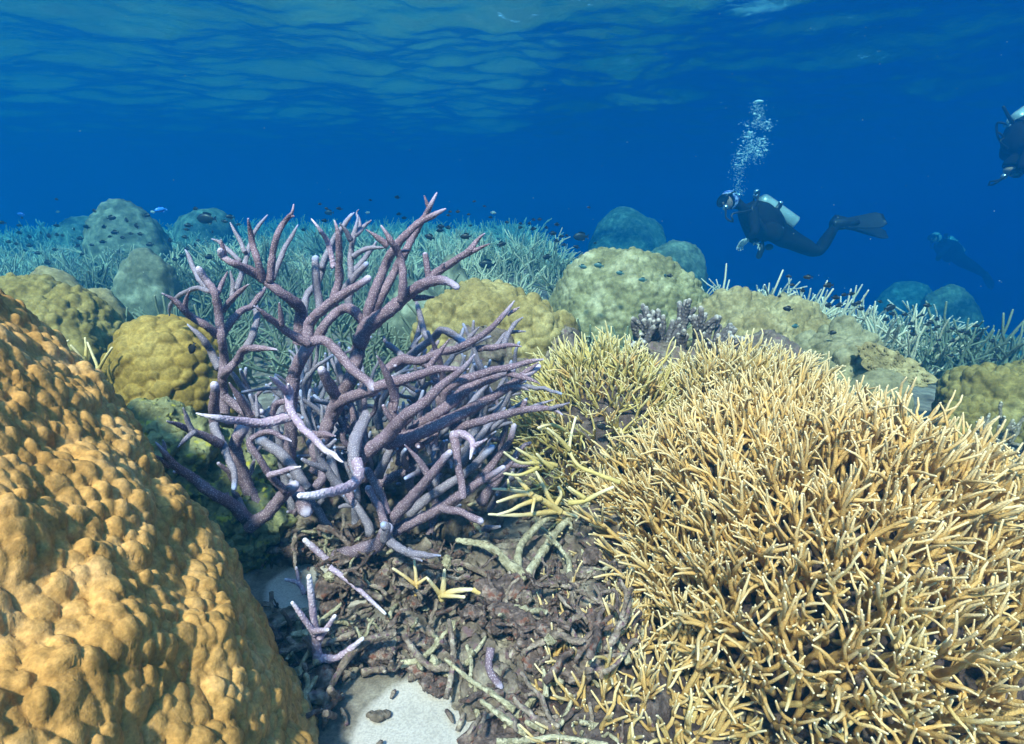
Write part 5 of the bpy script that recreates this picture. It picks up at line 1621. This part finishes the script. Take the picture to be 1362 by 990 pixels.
d1 = diver("head down diver with tank on top, cut off by the right edge", O1, J1, hands=True, look=(-0.2, -0.2, -1.0))
mb = MB(); c, r = smooth_line(np.array([j1(330, 380, -0.05), j1(300, 330, -0.08), j1(245, 230, -0.1)]), np.array([0.022, 0.016, 0.013]), 12); tube(mb, c, r, 10)
mb.build("snorkel", M_rubber, d1)
mb = MB(); c, r = smooth_line(np.array([j1(290, 620, -0.2), j1(215, 555, -0.22), j1(250, 520, -0.2), j1(200, 470, -0.22), j1(230, 500, -0.15)]), np.array([0.009] * 5), 20); tube(mb, c, r, 8)
mb.build("dangling_hose", M_rubber, d1)

# two more divers dissolving in the blue
D2 = 15.0
O2 = P(1270, 340, D2)
j2 = lambda x, y, w=0.0: crop_joint(x, y, w, 1180, 280, 4.95, D2, O2)
J2 = dict(pelvis=j2(500, 335), chest=j2(395, 255), neck=j2(345, 210), head=j2(320, 180), elbow_near=j2(345, 300, -0.3), elbow_far=j2(350, 300, 0.3), wrist_near=j2(325, 330, -0.25), wrist_far=j2(330, 330, 0.2),
          knee_near=j2(600, 385, -0.1), knee_far=j2(590, 395, 0.1), ankle_near=j2(655, 440, -0.1), ankle_far=j2(650, 430, 0.15), fin_near=j2(690, 520, -0.1), fin_far=j2(700, 500, 0.15),
          tank_top=j2(395, 178), tank_bottom=j2(490, 280), back=np.array([0.6, 0.0, 0.8]))
diver("hazy farthest diver at right with a pale tank above the blue dome corals", O2, J2, scale_r=1.3, hands=False, detail=False, hood=M_glove)
D3 = 17.0
O3 = P(80, 174, D3)
j3 = lambda x, y, w=0.0: crop_joint(x, y, w, 20, 120, 6.81, D3, O3)
J3 = dict(pelvis=j3(370, 380), chest=j3(450, 365), neck=j3(510, 355), head=j3(545, 350), elbow_near=j3(480, 420, -0.3), elbow_far=j3(480, 420, 0.3), wrist_near=j3(520, 440, -0.2), wrist_far=j3(520, 440, 0.2),
          knee_near=j3(310, 400, -0.1), knee_far=j3(310, 360, 0.1), ankle_near=j3(270, 380, -0.1), ankle_far=j3(265, 330, 0.15), fin_near=j3(190, 455, -0.1), fin_far=j3(200, 310, 0.15),
          tank_top=j3(480, 315), tank_bottom=j3(370, 320), back=np.array([-0.1, 0.0, 1.0]))
diver("very faint diver with yellow fins far off at the upper left", O3, J3, scale_r=1.2, fin_mat=M_yfin, hands=False, detail=False, look=(1, -0.1, 0))

# ---------------------------------------------------------------- exhaled bubbles above the main diver
def bubbles():
    m, nt, b = new_mat("air_bubble")
    b.inputs["Base Color"].default_value = (0.6, 0.92, 0.95, 1)  # air has no colour: cyan of the reflected water is put in here
    b.inputs["Roughness"].default_value = 0.12
    b.inputs["Alpha"].default_value = 0.7
    b.inputs["Specular IOR Level"].default_value = 1.0
    rng = np.random.default_rng(6)
    mb = MB()
    clouds = [(325, 890, 38, 30, 60, 1.0), (330, 800, 40, 50, 60, .8), (325, 700, 48, 60, 110, .9), (345, 610, 50, 40, 80, .9), (430, 590, 60, 60, 150, .8), (430, 510, 60, 50, 150, 1.0), (410, 430, 40, 25, 60, 1.2), (510, 510, 50, 50, 100, .9),
              (500, 590, 40, 40, 60, .7), (480, 340, 80, 30, 110, .9), (560, 360, 30, 25, 40, .9), (500, 270, 35, 30, 50, .9), (480, 210, 45, 40, 90, 1.0)]
    for x, y, sx, sy, n, k in clouds:
        for _ in range(int(n * 1.7)):
            px = 930 + rng.normal(x, sx * 0.75) / 6.187; py = 110 + rng.normal(y, sy * 0.75) / 6.187
            r = min(0.0024 * k * math.exp(rng.normal(0.2, 0.6)), 0.018)
            ellipsoid(mb, P(px, py, D0 + rng.normal(-0.1, 0.07)), (r * 1.25, r * 1.25, r * 0.8), 1)
    for x, y, r in [(490, 160, 0.052), (415, 412, 0.03), (515, 468, 0.024), (320, 588, 0.022), (350, 588, 0.02), (300, 678, 0.02), (340, 682, 0.018), (545, 495, 0.02), (560, 325, 0.022), (395, 360, 0.022)]:
        v, t = icosphere(3)
        w = v * np.array([r, r, r * 0.42])
        w[:, 2] = np.where(w[:, 2] < 0, w[:, 2] * 0.3, w[:, 2])
        mb.add(w + P(930 + x / 6.187, 110 + y / 6.187, D0 - 0.1), None, t)
    o = mb.build("air_bubbles", m)
    tag(o, "column of silvery bubbles rising from the main diver", "bubbles", None, "stuff")
bubbles()

def particles():
    rng = np.random.default_rng(44)
    mb = MB()
    for _ in range(240):
        d = rng.uniform(1.2, 6.0)
        w = P(rng.uniform(0, 1362), rng.uniform(0, 420), d)
        r = rng.uniform(0.0005, 0.0011) * (0.6 + 0.4 * d)
        ellipsoid(mb, w, (r, r, r * 0.8), 1)
    o = mb.build("suspended_particles", plain("particle", (0.35, 0.6, 0.6), 0.8, 0.1))
    tag(o, "specks of matter drifting in the open water", "particles", None, "stuff")
particles()
